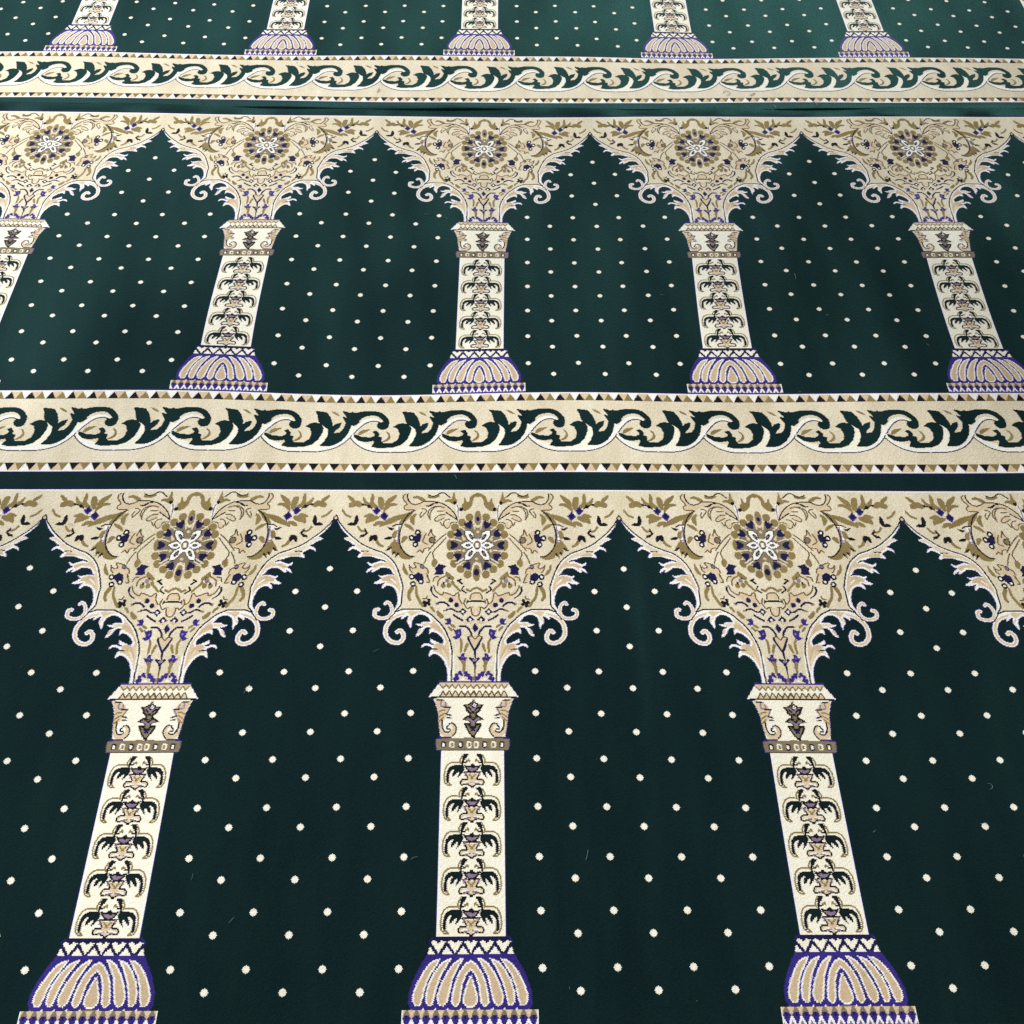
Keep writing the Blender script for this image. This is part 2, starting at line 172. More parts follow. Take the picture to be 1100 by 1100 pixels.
l D 1 1.4 1.4 -79,215.6 -74.7,227.1 -67.6,233.9 -61.9,235.6 -59.7,230.2 -49.6,233.5 -40.8,237 -36,231.4 -32,232.8 -30.6,244.1 -24.2,253.7 -18.9,243.4
l N 1 3.7 2 -82.5,219.2 -82.8,227.1 -78,235.6 -69.7,241.6
s N 1 0 0 -41.3,246.5 -42.1,249.7 -44.4,251.6 -47.3,251.6 -49.7,249.7 -50.7,246.5 -49.9,243.4 -47.7,241.4 -44.7,241.4 -42.3,243.4
s N 1 0 0 -30.7,256.4 -31.5,259.5 -33.8,261.5 -36.7,261.5 -39.1,259.5 -40.1,256.4 -39.3,253.3 -37,251.3 -34.1,251.3 -31.7,253.3
l N 1 3.5 3.5 -71,254.7 -66.2,251.2 -58.8,250.8 -52.5,254.7 -49.6,258.5
l Q 1 2.7 2.7 -72.9,252.6 -70.9,256.1
l N 1 3.1 3.1 -55,268 -49.6,265.2 -42.3,265.2 -36,269.7 -30.8,270.8
l Q 1 2.7 2.7 -58.1,268.7 -54.7,267.3
l N 1 3.4 3.4 -40,277 -31.8,283.3 -23.7,287.7
p N 1 0 0 -23.7,261.7 -16.1,270.1 -23.2,278.4 -30.8,270.1
s W 1 0 0 -21.3,270.1 -21.7,271.7 -22.7,272.7 -24,272.7 -25.1,271.7 -25.5,270.1 -25.2,268.5 -24.1,267.4 -22.9,267.4 -21.8,268.5
p N 1 0 0 -10.2,277.6 -1.9,286.7 -9.7,295.8 -18,286.7
s W 1 0 0 -7.9,286.7 -8.2,288.3 -9.3,289.3 -10.5,289.3 -11.6,288.3 -12,286.7 -11.7,285.1 -10.7,284.1 -9.4,284.1 -8.3,285.1
l O 1 5.4 3.2 -119.1,221.4 -123.2,230 -124.3,238.5 -120.8,245.6
l O 1 1.7 3.7 -111.2,218.5 -110.2,232.8 -105.8,244.1 -96.7,258.2
s K 1 0 0 -91.3,250.5 -91.8,252.7 -93.4,254.1 -95.5,254.1 -97.2,252.7 -97.9,250.5 -97.4,248.3 -95.8,246.9 -93.8,246.9 -92,248.3
s K 1 0 0 -82.8,246.5 -83.4,248.8 -85,250.2 -87,250.2 -88.8,248.8 -89.5,246.5 -89,244.3 -87.4,242.9 -85.3,242.9 -83.6,244.3
s K 1 0 0 -82.2,254.3 -82.7,256.5 -84.3,257.9 -86.4,257.9 -88.1,256.5 -88.9,254.3 -88.3,252.1 -86.7,250.7 -84.7,250.7 -83,252.1
s K 1 0 0 -89.1,257.5 -89.6,259.7 -91.2,261.1 -93.2,261.1 -95,259.7 -95.7,257.5 -95.2,255.3 -93.6,253.9 -91.6,253.9 -89.8,255.3
s K 1 0 0 -86.5,252.3 -87,254.6 -88.6,255.9 -90.7,255.9 -92.4,254.6 -93.2,252.3 -92.6,250.1 -91,248.7 -89,248.7 -87.2,250.1
l D 1 1.1 1.1 -97.4,244.1 -91.3,242.7 -89.7,237.1
s O 1 0 0 -84.3,259.3 -78,263.1 -74.5,271.1 -79,266.6
s O 1 0 0 -70.3,269.1 -61.5,276.1 -58.4,281.2 -62.4,283.5 -68.7,277.7
s T 1 0 0 -11.2,240.6 -7.4,232.1 0.6,230.6 1.8,244.1 -10.9,243.8
l D 1 1.6 1.6 -11.1,243.4 -10.7,239.2 -7.4,232.3 0.6,230.6
l K 1 3.3 3.3 -15.7,249.1 -8.3,248.6 1,248.4
l D 1 1.6 1.6 -15.7,246.3 -17.4,252.6
l D 1 1.5 1.5 -20.1,244.8 -21.7,254 -15,264.5 -11.6,261 -5.5,260.3
l T 1 4.9 4.9 -2.9,263.8 -4,272.2
l D 1 1.5 1.5 -8.5,262.4 -7,273.6 -2.6,278.4 1.7,278.4
p B 1 0 0 -56.9,283.6 -52.5,285.3 -46.5,282.5 -43,287.7 -44.8,296.3 -50.8,297.6 -56.8,295.3 -51,292.1 -53.9,288.4
p B 1 0 0 -39.8,305.3 -34.6,308.3 -31.1,306.2 -25.3,304.5 -24.1,316.4 -27.5,323.2 -32.2,327.5 -37.7,324.5 -41.7,320.7 -34.2,320.5 -36.9,312.4
s V 1 0 0 -27.4,314.4 -27.7,315.7 -28.7,316.5 -29.9,316.5 -30.9,315.7 -31.3,314.4 -31,313.1 -30,312.3 -28.8,312.3 -27.8,313.1
l O 1 2.2 2.2 -47.6,302.1 -42.5,308.3
l O 1 2.2 2.2 -43.5,297.4 -37.9,301.5
l O 1 2.2 2.2 -26.8,325.9 -23.9,335.3 -24.8,351.2
l O 1 3.6 1.6 -13.8,337.3 -18.2,349.9
p B 1 0 0 -30.9,359.4 -25.1,361.8 -24.1,355.2 -17.5,353.9 -17.9,361.2 -12.3,363.1 -15.6,370.4 -24.2,370.6 -27.9,365.8
s V 1 0 0 -19.4,361.8 -19.7,362.7 -20.4,363.3 -21.3,363.3 -22,362.7 -22.3,361.8 -22.1,360.9 -21.4,360.3 -20.5,360.3 -19.8,360.9
l O 1 5.2 2.2 -20,370.3 -18.2,378.8 -18.3,389.2
s B 1 0 0 -28.3,404.4 -29,407 -30.9,408.5 -33.4,408.5 -35.5,407 -36.3,404.4 -35.6,401.8 -33.7,400.3 -31.2,400.3 -29.2,401.8
s B 1 0 0 -24.8,403.6 -25.3,405.6 -26.8,406.8 -28.7,406.8 -30.3,405.6 -30.9,403.6 -30.4,401.7 -28.9,400.5 -27,400.5 -25.4,401.7
s B 1 0 0 -26.3,397.6 -26.9,399.9 -28.6,401.3 -30.8,401.3 -32.6,399.9 -33.4,397.6 -32.8,395.3 -31,393.9 -28.9,393.9 -27,395.3
s B 1 0 0 -20.9,392.8 -21.5,395.3 -23.4,396.8 -25.7,396.8 -27.6,395.3 -28.5,392.8 -27.8,390.4 -26,388.9 -23.6,388.9 -21.7,390.4
s B 1 0 0 -19,396.3 -19.5,398 -20.7,399 -22.3,399 -23.7,398 -24.2,396.3 -23.8,394.7 -22.5,393.6 -20.9,393.6 -19.6,394.7
s B 1 0 0 -10.8,393.4 -11.5,395.8 -13.3,397.3 -15.7,397.3 -17.6,395.8 -18.4,393.4 -17.7,390.9 -15.9,389.4 -13.5,389.4 -11.6,390.9
s B 1 0 0 -13.3,397.6 -13.7,399.1 -14.9,400.1 -16.3,400.1 -17.5,399.1 -18,397.6 -17.6,396.1 -16.5,395.2 -15,395.2 -13.8,396.1
s B 1 0 0 -6,397.6 -6.6,400 -8.5,401.5 -10.8,401.5 -12.7,400 -13.5,397.6 -12.9,395.2 -11,393.7 -8.7,393.7 -6.8,395.2
s B 1 0 0 -0.1,403.7 -0.8,406.4 -2.9,408.1 -5.5,408 -7.7,406.4 -8.5,403.7 -7.8,400.9 -5.7,399.3 -3.1,399.3 -0.9,401
s B 1 0 0 -4.8,403.4 -5.3,405.4 -6.8,406.6 -8.7,406.6 -10.3,405.4 -10.9,403.4 -10.4,401.4 -8.9,400.2 -7,400.2 -5.4,401.4
p W 1 0 0 -19.1,401.5 -14.2,406.6 -23.6,406.6
l V 1 1.6 1.6 0.4,400.8 1.7,406.6
p N 0 0 0 -0.7,293 5.6,304.2 -0.2,313.7 -5.9,304.2
l N 1 3.4 3.4 -27.6,300.4 -19.1,299.7 -12.9,304.5 -7.8,312.4 -6.4,319.4
l T 1 3.2 3.2 -21.2,291.2 -15.7,293.3 -4.7,290.5
s T 1 0 0 -12.4,321.2 -6.4,323.2 0.1,325.2 0.5,343.3 -4.8,335.3
l D 1 1.2 1.2 -12.4,321.2 -5.2,320.5 -0.8,325.9
l N 1 3.4 3.4 -12.1,324.5 -8.5,332.6 -3.4,343.3 0.7,349.3
l N 0 3.1 3.1 0.6,347.3 1,361.8
l N 1 3.1 3.1 -7.9,364.5 -3.4,369.7 1.3,374.9
l N 1 2.1 2.1 -7.7,363.8 -1.7,365.1
s V 0 0 0 4,367.7 3.5,369.6 2.1,370.7 0.3,370.7 -1.2,369.6 -1.8,367.7 -1.3,365.9 0.1,364.7 1.9,364.7 3.4,365.9
l N 0 3.1 3.1 1.3,374.9 1.5,384.3
l D 0 1.3 1.3 1.5,384.7 2,407.3
# rosette
s Q 0 0 0 48.9,128.5 39.9,166.4 15.9,189.4 -14.1,189.4 -39.1,166.4 -49.8,128.6 -41.3,89.9 -16.8,65.5 14.3,65.4 39.4,89.8
s C 1 0 0 -6.7,65 -8.4,71.4 -12.9,75.4 -18.5,75.4 -23.1,71.4 -25,65 -23.4,58.5 -18.9,54.5 -13.2,54.5 -8.6,58.5
s C 1 0 0 -20.9,77 -22.5,83.5 -27,87.4 -32.6,87.4 -37.2,83.5 -39.1,77.1 -37.5,70.6 -33,66.6 -27.4,66.6 -22.7,70.6
s C 1 0 0 -34.5,88 -36.1,94.3 -40.6,98.3 -46.2,98.3 -50.8,94.3 -52.7,88 -51.1,81.6 -46.7,77.6 -41.1,77.6 -36.4,81.6
s C 1 0 0 -41.7,104.2 -43.2,110.5 -47.6,114.4 -53.2,114.4 -57.8,110.5 -59.7,104.2 -58.2,97.9 -53.8,93.9 -48.2,93.9 -43.5,97.8
s C 1 0 0 -41.6,151.1 -43.1,157.3 -47.4,161.1 -52.9,161.1 -57.4,157.3 -59.4,151.2 -57.9,145 -53.6,141.2 -48.1,141.2 -43.5,145
s C 1 0 0 -34.3,168.7 -35.8,174.8 -40,178.5 -45.5,178.5 -50.1,174.8 -52,168.7 -50.5,162.6 -46.2,158.8 -40.7,158.8 -36.2,162.6
s C 1 0 0 -21.6,180.5 -23.2,186.5 -27.4,190.2 -32.9,190.2 -37.4,186.5 -39.3,180.5 -37.8,174.4 -33.5,170.7 -28,170.7 -23.5,174.4
s C 1 0 0 -8.1,191.8 -9.6,197.8 -13.9,201.5 -19.4,201.5 -23.9,197.8 -25.7,191.8 -24.2,185.7 -19.9,182 -14.5,182 -9.9,185.7
s O 1 0 0 -8,65 -9.5,70.5 -13.3,73.9 -18.1,73.9 -22.1,70.5 -23.7,65 -22.3,59.4 -18.4,56 -13.6,56 -9.6,59.4
s O 1 0 0 -22.2,77.1 -23.6,82.5 -27.4,85.9 -32.2,85.9 -36.2,82.6 -37.8,77.1 -36.4,71.6 -32.6,68.1 -27.7,68.1 -23.8,71.5
s O 1 0 0 -35.8,88 -37.2,93.4 -41,96.8 -45.8,96.8 -49.8,93.4 -51.4,88 -50,82.5 -46.2,79.1 -41.4,79.1 -37.4,82.5
s O 1 0 0 -43,104.2 -44.3,109.6 -48.1,112.9 -52.8,112.9 -56.8,109.6 -58.4,104.2 -57.1,98.8 -53.3,95.4 -48.5,95.4 -44.6,98.7
s O 1 0 0 -42.8,151.2 -44.1,156.4 -47.8,159.7 -52.5,159.7 -56.4,156.4 -58.1,151.2 -56.9,145.9 -53.2,142.6 -48.4,142.6 -44.5,145.9
s O 1 0 0 -35.5,168.7 -36.8,173.9 -40.5,177.1 -45.2,177.1 -49.1,173.9 -50.7,168.7 -49.5,163.5 -45.8,160.2 -41.1,160.2 -37.2,163.5
s O 1 0 0 -22.9,180.5 -24.2,185.7 -27.9,188.9 -32.5,188.9 -36.4,185.7 -38,180.5 -36.8,175.3 -33.1,172.1 -28.4,172.1 -24.5,175.3
s O 1 0 0 -9.4,191.8 -10.7,196.9 -14.4,200.1 -19,200.1 -22.9,196.9 -24.5,191.8 -23.2,186.6 -19.5,183.4 -14.8,183.4 -10.9,186.6
s O 1 0 0 -46.9,127.8 -47.7,135.4 -50.4,140 -53.9,140 -57,135.4 -58.4,127.8 -57.5,120.2 -54.7,115.5 -51.2,115.5 -48.2,120.2
s C 0 0 0 8.7,68.4 7.2,80.8 3,88.4 -2.3,88.4 -6.7,80.8 -8.5,68.4 -7,55.9 -2.8,48.2 2.5,48.2 6.9,55.9
s O 0 0 0 6.8,66 5.7,76.2 2.3,82.4 -1.8,82.4 -5.3,76.2 -6.7,66.1 -5.6,55.9 -2.2,49.6 2,49.5 5.4,55.9
s C 0 0 0 7.9,186.6 6.5,199.5 2.4,207.4 -2.8,207.4 -7.3,199.5 -9.2,186.6 -7.9,173.7 -3.8,165.6 1.5,165.6 6,173.7
s O 0 0 0 6.4,188.8 5.3,199.5 1.9,206.1 -2.4,206.1 -6.1,199.5 -7.7,188.8 -6.6,178.1 -3.2,171.4 1.2,171.3 4.8,178
l C 1 1.8 1.8 -39.3,96.5 -24.7,113.3
l C 1 1.8 1.8 -56.9,114.1 -44,114.9 -31,119.5
l C 1 1.8 1.8 -55.9,142.2 -43.2,140.7 -30.5,139.1
l C 1 1.7 1.7 -39.7,167.5 -24.9,157.1
l C 1 1.8 1.8 -33,88 -21.2,96.4
l C 1 1.8 1.8 -37,173.4 -23.4,163.1
l C 1 1.8 1.8 -8.6,73.1 -5.7,91.8
l C 1 1.8 1.8 -8.9,185.2 -5.6,167.5
s N 1 0 0 -14,91.1 -20.2,88.7 -25.5,82.7 -25.6,77.1 -20,77.4 -14.9,71.6 -11.5,75.5 -11.4,84.2
s N 1 0 0 -29.8,107.1 -35.9,109.4 -43,108.1 -45.8,103.7 -41.3,100 -40.1,91.8 -35.5,92.7 -31.1,99.6
s N 1 0 0 -36.5,128.1 -40.5,133.7 -46.9,137 -51.2,134.9 -49.1,129 -51.6,121.3 -47.5,119.2 -40.8,122.5
s N 1 0 0 -29.6,148.4 -30.6,155.7 -34.6,162.3 -39.1,163 -39.8,156.6 -45.2,151.4 -42.6,147.1 -35.6,146.1
s N 1 0 0 -14.6,164.6 -12.1,171.4 -12.2,179.6 -15.5,183.1 -19.1,178.2 -25.9,177.3 -25.8,172 -20.6,166.6
s V 0 0 0 4.8,68.7 3.9,72.8 1.6,75.3 -1.3,75.3 -3.7,72.8 -4.6,68.7 -3.8,64.7 -1.4,62.2 1.5,62.2 3.8,64.7
s N 0 0 0 3.5,68.7 2.9,72 1.2,74.1 -0.9,74.1 -2.6,72 -3.3,68.7 -2.7,65.4 -1,63.4 1.1,63.3 2.8,65.4
s N 0 0 0 4.4,186.9 3.4,191.2 0.9,193.9 -2.4,193.9 -5.1,191.2 -6.2,186.9 -5.3,182.6 -2.7,179.9 0.5,179.9 3.3,182.6
p K 1 0 0 2.1,121.7 -6.2,111.6 -7.9,99.6 -15,94.1 -25.5,93.7 -25.3,104.3 -19.2,116.2 -9.9,124.4
p K 1 0 0 -3.9,128.1 -14.8,118.6 -24.8,121.4 -34.2,127.7 -25.2,135.4 -14.4,137.7
p K 1 0 0 2.6,135.6 -5.2,150 -14.8,162.5 -25.1,163.4 -24.6,151.8 -18.5,139.2 -9.5,131.9
p W 1 0 0 -9.2,116.4 -0.5,113.3 -0,142.1 -8.8,139.1
p W 1 0 0 -0.5,119.4 -7.4,111 -8.8,101.1 -14.7,96.4 -23.5,96.1 -23.3,104.9 -18.3,114.9 -10.4,121.7
p W 1 0 0 -6.5,128.1 -15.6,120.2 -23.9,122.5 -31.7,127.8 -24.3,134.2 -15.3,136.1
p W 1 0 0 -0.1,137.6 -6.6,149.6 -14.6,160.1 -23.2,160.8 -22.7,151.1 -17.7,140.6 -10.2,134.6
s K 1 0 0 -7.9,116.1 -10.2,116.1 -13.2,113.7 -15.7,109.6 -16.8,105.5 -16,102.9 -13.7,102.8 -10.7,105.3 -8.2,109.4 -7.1,113.5
s Q 1 0 0 -10,112.6 -11.1,112.6 -12.5,111.5 -13.7,109.6 -14.2,107.6 -13.8,106.4 -12.7,106.4 -11.3,107.5 -10.2,109.4 -9.6,111.4
s K 1 0 0 -13,128.1 -13.9,129.9 -16.2,131 -19.2,131 -21.6,129.9 -22.6,128.1 -21.7,126.3 -19.3,125.2 -16.3,125.2 -13.9,126.3
s Q 1 0 0 -15.5,128.1 -15.9,129 -17,129.5 -18.4,129.5 -19.6,129 -20,128.1 -19.6,127.2 -18.5,126.7 -17.1,126.7 -16,127.2
s K 1 0 0 -16.5,153 -17.3,150.5 -16.4,146.5 -14.1,142.5 -11.2,140.1 -8.9,140.2 -8,142.8 -9,146.8 -11.3,150.7 -14.2,153.1
s Q 1 0 0 -14.5,149.6 -14.9,148.4 -14.4,146.6 -13.3,144.7 -12,143.6 -10.9,143.6 -10.5,144.8 -10.9,146.7 -12,148.6 -13.4,149.7
s K 0 0 0 6.7,128.1 5.4,133.8 1.9,137.3 -2.5,137.3 -6.2,133.8 -7.7,128.1 -6.4,122.4 -2.8,118.8 1.6,118.8 5.3,122.4
s O 0 0 0 5.2,128.1 4.2,132.5 1.4,135.3 -2.1,135.3 -4.9,132.5 -6.1,128.1 -5.1,123.6 -2.3,120.9 1.2,120.9 4,123.6
p W 0 0 0 -3.5,123.2 2.4,123.2 2.6,133.1 -3.3,133.1
p T 0 0 0 0.1,93.6 3.8,98 0.2,102.3 -3.4,98
p T 1 0 0 -26.1,110.6 -22.4,114.9 -25.9,119.1 -29.6,114.9
p T 1 0 0 -25.5,136.4 -21.8,140.6 -25.2,144.8 -28.9,140.6
p T 0 0 0 -1.2,154 2.5,158.1 -1,162.3 -4.6,158.1
# capital
p L 1 0 0 -58.9,411.2 0.1,411.3 0.8,438.8 -77.5,438.7
p T 1 0 0 -58.9,411.2 0.1,411.3 0.2,415.4 -62.8,415.3
p T 1 0 0 -5.1,412.8 5.4,412.9 0.3,421.1
l O 1 1.8 1.8 -5.1,415.4 0.1,422.4
l O 1 1.7 1.7 5.5,415.4 0.6,422.4
p T 1 0 0 0.6,430 6,437.5 -4.5,437.5
l D 1 1.4 1.4 -4.5,436.3 0.3,427.4
l D 1 1.4 1.4 6,436.3 0.7,427.4
p T 1 0 0 -15.8,412.8 -5.3,412.8 -10.3,421.1
l O 1 1.8 1.8 -15.8,415.4 -10.5,422.4
l O 1 1.8 1.8 -5.2,415.4 -10.1,422.4
p T 1 0 0 -10.1,430 -4.6,437.5 -15.1,437.5
l D 1 1.4 1.4 -15.2,436.2 -10.4,427.4
l D 1 1.4 1.4 -4.7,436.3 -9.9,427.4
p T 1 0 0 -26.5,412.8 -16,412.8 -21,421.1
l O 1 1.7 1.7 -26.4,415.4 -21.2,422.4
l O 1 1.8 1.8 -15.9,415.4 -20.7,422.4
p T 1 0 0 -20.7,429.9 -15.2,437.5 -25.7,437.5
l D 1 1.4 1.4 -25.8,436.2 -21,427.4
l D 1 1.4 1.4 -15.3,436.2 -20.6,427.4
p T 1 0 0 -37.2,412.8 -26.6,412.8 -31.6,421.1
l O 1 1.7 1.7 -37.1,415.4 -31.8,422.3
l O 1 1.8 1.8 -26.6,415.4 -31.4,422.3
p T 1 0 0 -31.3,429.9 -25.8,437.5 -36.3,437.5
l D 1 1.4 1.4 -36.4,436.2 -31.7,427.4
l D 1 1.4 1.4 -25.9,436.2 -31.2,427.4
p T 1 0 0 -47.9,412.8 -37.3,412.8 -42.3,421.1
l O 1 1.8 1.8 -47.8,415.3 -42.5,422.3
l O 1 1.7 1.7 -37.2,415.3 -42,422.3
p T 1 0 0 -42,429.9 -36.4,437.5 -46.9,437.5
l D 1 1.4 1.4 -47,436.2 -42.3,427.4
l D 1 1.4 1.4 -36.5,436.2 -41.8,427.4
p T 1 0 0 -58.6,412.8 -48,412.8 -53,421
l O 1 1.8 1.8 -58.5,415.3 -53.1,422.3
l O 1 1.7 1.7 -47.9,415.3 -52.7,422.3
p T 1 0 0 -52.6,429.9 -47,437.5 -57.5,437.4
l D 1 1.4 1.4 -57.6,436.2 -52.9,427.4
l D 1 1.4 1.4 -47.1,436.2 -52.5,427.4
p G 1 0 0 -80.2,407.6 -61.8,411.2 -58.9,411.2 -77.5,438.7 -81,438.7
p L 1 0 0 -68.7,441.2 -63.1,455.5 -58.9,470.3 -57.3,488.7 -54.9,506.8 -54.4,517.5 2.1,517.6 1.4,438.1 -71.7,438
l K 1 2.5 2.5 -72.8,439.5 1.5,439.1
l K 1 1.8 1.8 -48.3,410.4 0.8,410.4
l B 1 1 1 -59,409.7 0.8,409.8
s T 1 0 0 -66.3,443.1 -60.6,460.5 -58.8,476.5 -57.2,492.3 -54.8,504.4 -48.9,510.4 -39.8,511.4 -31.9,507.4 -27.8,498.4 -29,491.1 -34.6,486.9 -39.2,488.4 -35.1,493.5 -36.1,499.6 -42.2,504.4 -48,502 -51.6,493.5 -50.7,483.8 -45.2,474 -39.8,460.5 -47,448.1 -56.4,443.7
s W 1 0 0 -48.4,486.2 -41.6,481.4 -37.6,483.2 -44.3,490.5 -44.7,498.4 -40.6,502.2 -45.7,501.4 -49.3,494.7
l K 1 1.8 1.8 -52.5,481.4 -51.9,492.3 -48,501.4 -41.7,503.4 -38,500.8
l K 1 1.9 1.9 -40.6,487.7 -33.5,487.7 -29,493.6 -28.2,499.6 -30.2,505.6 -34.7,510.4
l K 1 1.9 1.9 -41.2,491.1 -44.2,493.5 -43.5,497.8 -39,497.8
l K 1 2 2 -61.6,444.1 -50.6,445
l V 1 1.9 1.9 -55.2,447.4 -55.5,455.5 -48,456.8
l V 1 1.3 1.3 -48.1,449.3 -46.8,455.5
l K 1 2.1 2.1 -49.1,458.6 -38.7,457.8
l V 1 1.9 1.9 -40.4,460.5 -44.8,470.4 -37.2,473.4
l K 1 2.1 2.1 -44.6,477.1 -37.1,478
l K 1 1.6 1.6 -46.5,470.4 -39.5,471.8
l O 1 1.6 1.6 -57.5,466.6 -54.2,463.6 -47.8,463
l O 1 1.6 1.6 -57.3,475.2 -48.8,469.1
l O 1 1.6 1.6 -56.5,482.6 -49.8,475.3
p B 1 0 0 -55.7,511 -48.9,511 -35.3,511 -36.8,517.6 -55,517.5
p K 1 0 0 1.7,442.1 -4.1,448.5 -11.2,453 -18.7,453.3 -14.4,458.1 -12.6,464.4 -5.1,471.4 2,474
p Q 1 0 0 1.4,446 -2.7,450.8 -7.6,454.2 -12.9,454.5 -9.8,458.1 -8.6,462.9 -3.4,468.2 1.6,470.1
p K 1 0 0 2,472 -8.4,472.4 -15.4,477.1 -19.6,481.7 -9.5,482.1 -4.3,487.1 2.1,489.6
p Q 1 0 0 1.6,474 -5.6,474.3 -10.5,477.9 -13.4,481.4 -6.4,481.7 -2.8,485.5 1.7,487.4
p K 1 0 0 2.1,487.9 -8.2,487 -15.6,487.5 -13.2,494.7 -8.2,503.4 -3.1,510.8 2.3,513.1
p Q 1 0 0 1.7,490.3 -5.4,489.6 -10.6,490 -8.9,495.5 -5.5,502.1 -1.8,507.7 1.9,509.4
p K 1 0 0 -6.2,465.5 2,470.4 2,477.8 -7.2,475.3
p K 1 0 0 -5.4,482.7 2.1,485.1 2.2,493.6 -5.9,490
p Q 1 0 0 -3.3,467.3 2,471.7 2,476.6 -3.8,474.1
p Q 1 0 0 -3.1,482.7 2.1,486.3 2.1,492.4 -3.6,490
p K 0 0 0 1.8,446.9 8.2,454.4 1.9,463 -4.6,454.4
p W 0 0 0 1.8,449.4 5.1,454.1 1.8,458.1 -1.4,454.1
p V 0 0 0 1.8,451.9 3.4,454.1 1.8,456.1 0.2,454.1
l K 1 2.3 2.3 -8,458.1 1.9,468.6
l V 1 1.1 1.1 -5.1,456.8 1.9,464
l K 1 2.1 2.1 -7.2,475.3 2.1,482.7
l V 1 1.2 1.2 -8.9,480.2 2.1,485.4
l K 1 1.8 1.8 -8.2,490 2.2,496
l N 1 3 3 -4.7,494.2 2.2,499.9
p K 0 0 0 2.3,510.5 4.8,515.9 -0.2,515.8
l K 1 2.5 2.5 -35.7,515.4 2.3,515.3
s K 0 0 0 5.7,513.5 5.1,515 3.4,516 1.3,516 -0.4,515 -1.1,513.5 -0.5,511.9 1.2,511 3.4,511 5.1,511.9
s Q 1 0 0 -58.8,515.4 -31.1,514.5 0.3,514.6 0.5,535 -30.7,534.9 -56.6,534.9 -60.1,531.3 -60.9,520.6
p K 1 0 0 -53.2,521.1 -51.4,519.7 -46.9,519.7 -45,521.2 -44.8,529.2 -46.6,531.1 -51.1,531.1 -53,529.2
p W 1 0 0 -51.1,522.3 -47,522.3 -46.9,528.7 -50.9,528.7
p L 1 0 0 -38.9,521.2 -37.1,519.7 -32.6,519.7 -30.7,521.2 -30.6,529.2 -32.3,531.1 -36.9,531.1 -38.7,529.2
p O 1 0 0 -36.8,522.4 -32.7,522.4 -32.6,528.8 -36.7,528.8
p K 1 0 0 -24.4,521.2 -22.6,519.8 -18,519.8 -16.2,521.2 -16.1,529.3 -17.9,531.2 -22.4,531.2 -24.2,529.3
p W 1 0 0 -22.3,522.4 -18.2,522.4 -18.1,528.8 -22.2,528.8
p L 1 0 0 -10.1,521.2 -8.3,519.8 -3.7,519.8 -1.9,521.2 -1.8,529.3 -3.6,531.2 -8.1,531.2 -10,529.3
p O 1 0 0 -8,522.4 -3.9,522.4 -3.9,528.8 -7.9,528.8
l K 1 2.5 2.5 -53.2,535.8 0.5,536.4
# shaft
p L 0 0 0 -51.4,536.5 51.4,536.5 51.4,827 -51.4,827
l W 1 2.2 2.2 -50.3,537 -50.3,826
# motif
k K 1 0 0 -16.6,561.2 -21.1,561 -28.9,561 -36.5,563.5 -41,569.3 -42.7,578.4 -43,587.6 -40.7,592.3 -37.8,591 -38,580.7 -36.7,573.9 -32.1,569 -29.6,569.3 -32,573.9 -33.2,578.5 -31.9,581.3 -27.5,577.3 -24,573.3 -21.8,573.9 -24.6,583.6 -18.6,577.3 -15.3,572.8 -13.2,565.9
k K 1 0 0 -15.2,542 -6.5,542.4 -10.9,549.6 -15,557.7 -15.4,567 -17.6,567 -18.3,556.6 -16.8,548.4
l O 1 1.6 1.6 -16.8,544.3 -20.7,551.9 -19.8,557.7
l O 1 1.7 1.7 -19.5,556.6 -26.8,556.3 -34,556.5 -40.7,560.6 -44.9,569.2 -46.1,580.7 -44.8,589.8 -40.4,594.6 -34.9,595.3
l O 1 1.7 1.7 -10,553.7 -4.9,552.9
l O 1 1.7 1.7 -6.6,551.4 -4.9,554.9
l O 1 1.7 1.7 -38.3,591 -34.3,595
l K 1 1.1 1.1 -15,556.6 -9.9,556
s V 1 0 0 -12.7,562.2 -6.5,563.8 1.1,559.9 1.2,572.8 -4.7,571.6 -9.8,567
l K 1 2 2.7 -13.4,561.8 -6.5,563.6 1.1,560.7
l K 1 2 2 -11.2,564.7 -5.8,570.5 1.2,573
s K 0 0 0 5.4,563.6 4.6,564.8 2.5,565.6 -0.2,565.6 -2.3,564.8 -3.1,563.6 -2.3,562.3 -0.2,561.6 2.4,561.6 4.6,562.4
s K 0 0 0 2.4,559.2 2.2,559.9 1.5,560.3 0.7,560.3 0,559.9 -0.3,559.2 -0,558.5 0.7,558.1 1.5,558.1 2.2,558.5
s T 1 0 0 -10.8,573.3 -6.3,575.3 1.3,577.4 1.4,597.3 -5,595.6 -16.1,594.4 -19.3,590.5 -16.2,586.7 -6.8,586.7 -8.5,579.7
s L 1 0 0 -15.1,589.9 -6.2,588.2 -0.6,592.2 -6.1,593.3 -15,592.7
l K 1 2 2 -13.3,573 -9.1,579.7 -7.9,584.8 -15.7,585.1 -19.3,589.9 -17,594.2 -9.5,592.8 -3.9,595.4 1.4,598.4
l K 1 1.8 1.8 -13.3,573 -7.5,572.8 -3,573.9
l O 1 2 2 -5.2,576.8 1.3,583.7
l V 1 1.6 1.6 -9.5,592.2 -2.8,591.1
l V 1 1.1 1.1 -11.9,578.5 -10.8,573.9
# base
p N 1 0 0 -53.2,825.2 0.9,825.4 1.3,853.6 -64.9,853.4 -64.1,845.8 -60.6,830.5 -57.6,828.2
p B 1 0 0 -64,848.6 1.2,848.9 2.2,927.2 -85.8,926.7 -91,916 -89.4,899.6 -81.9,879.5 -72.6,862.7
p L 1 0 0 -60.1,832.4 -54,831.5 -48.8,835.4 -43.9,831.6 -37.7,832.5 -42.6,840.2 -48.4,848.7 -54.8,840.1
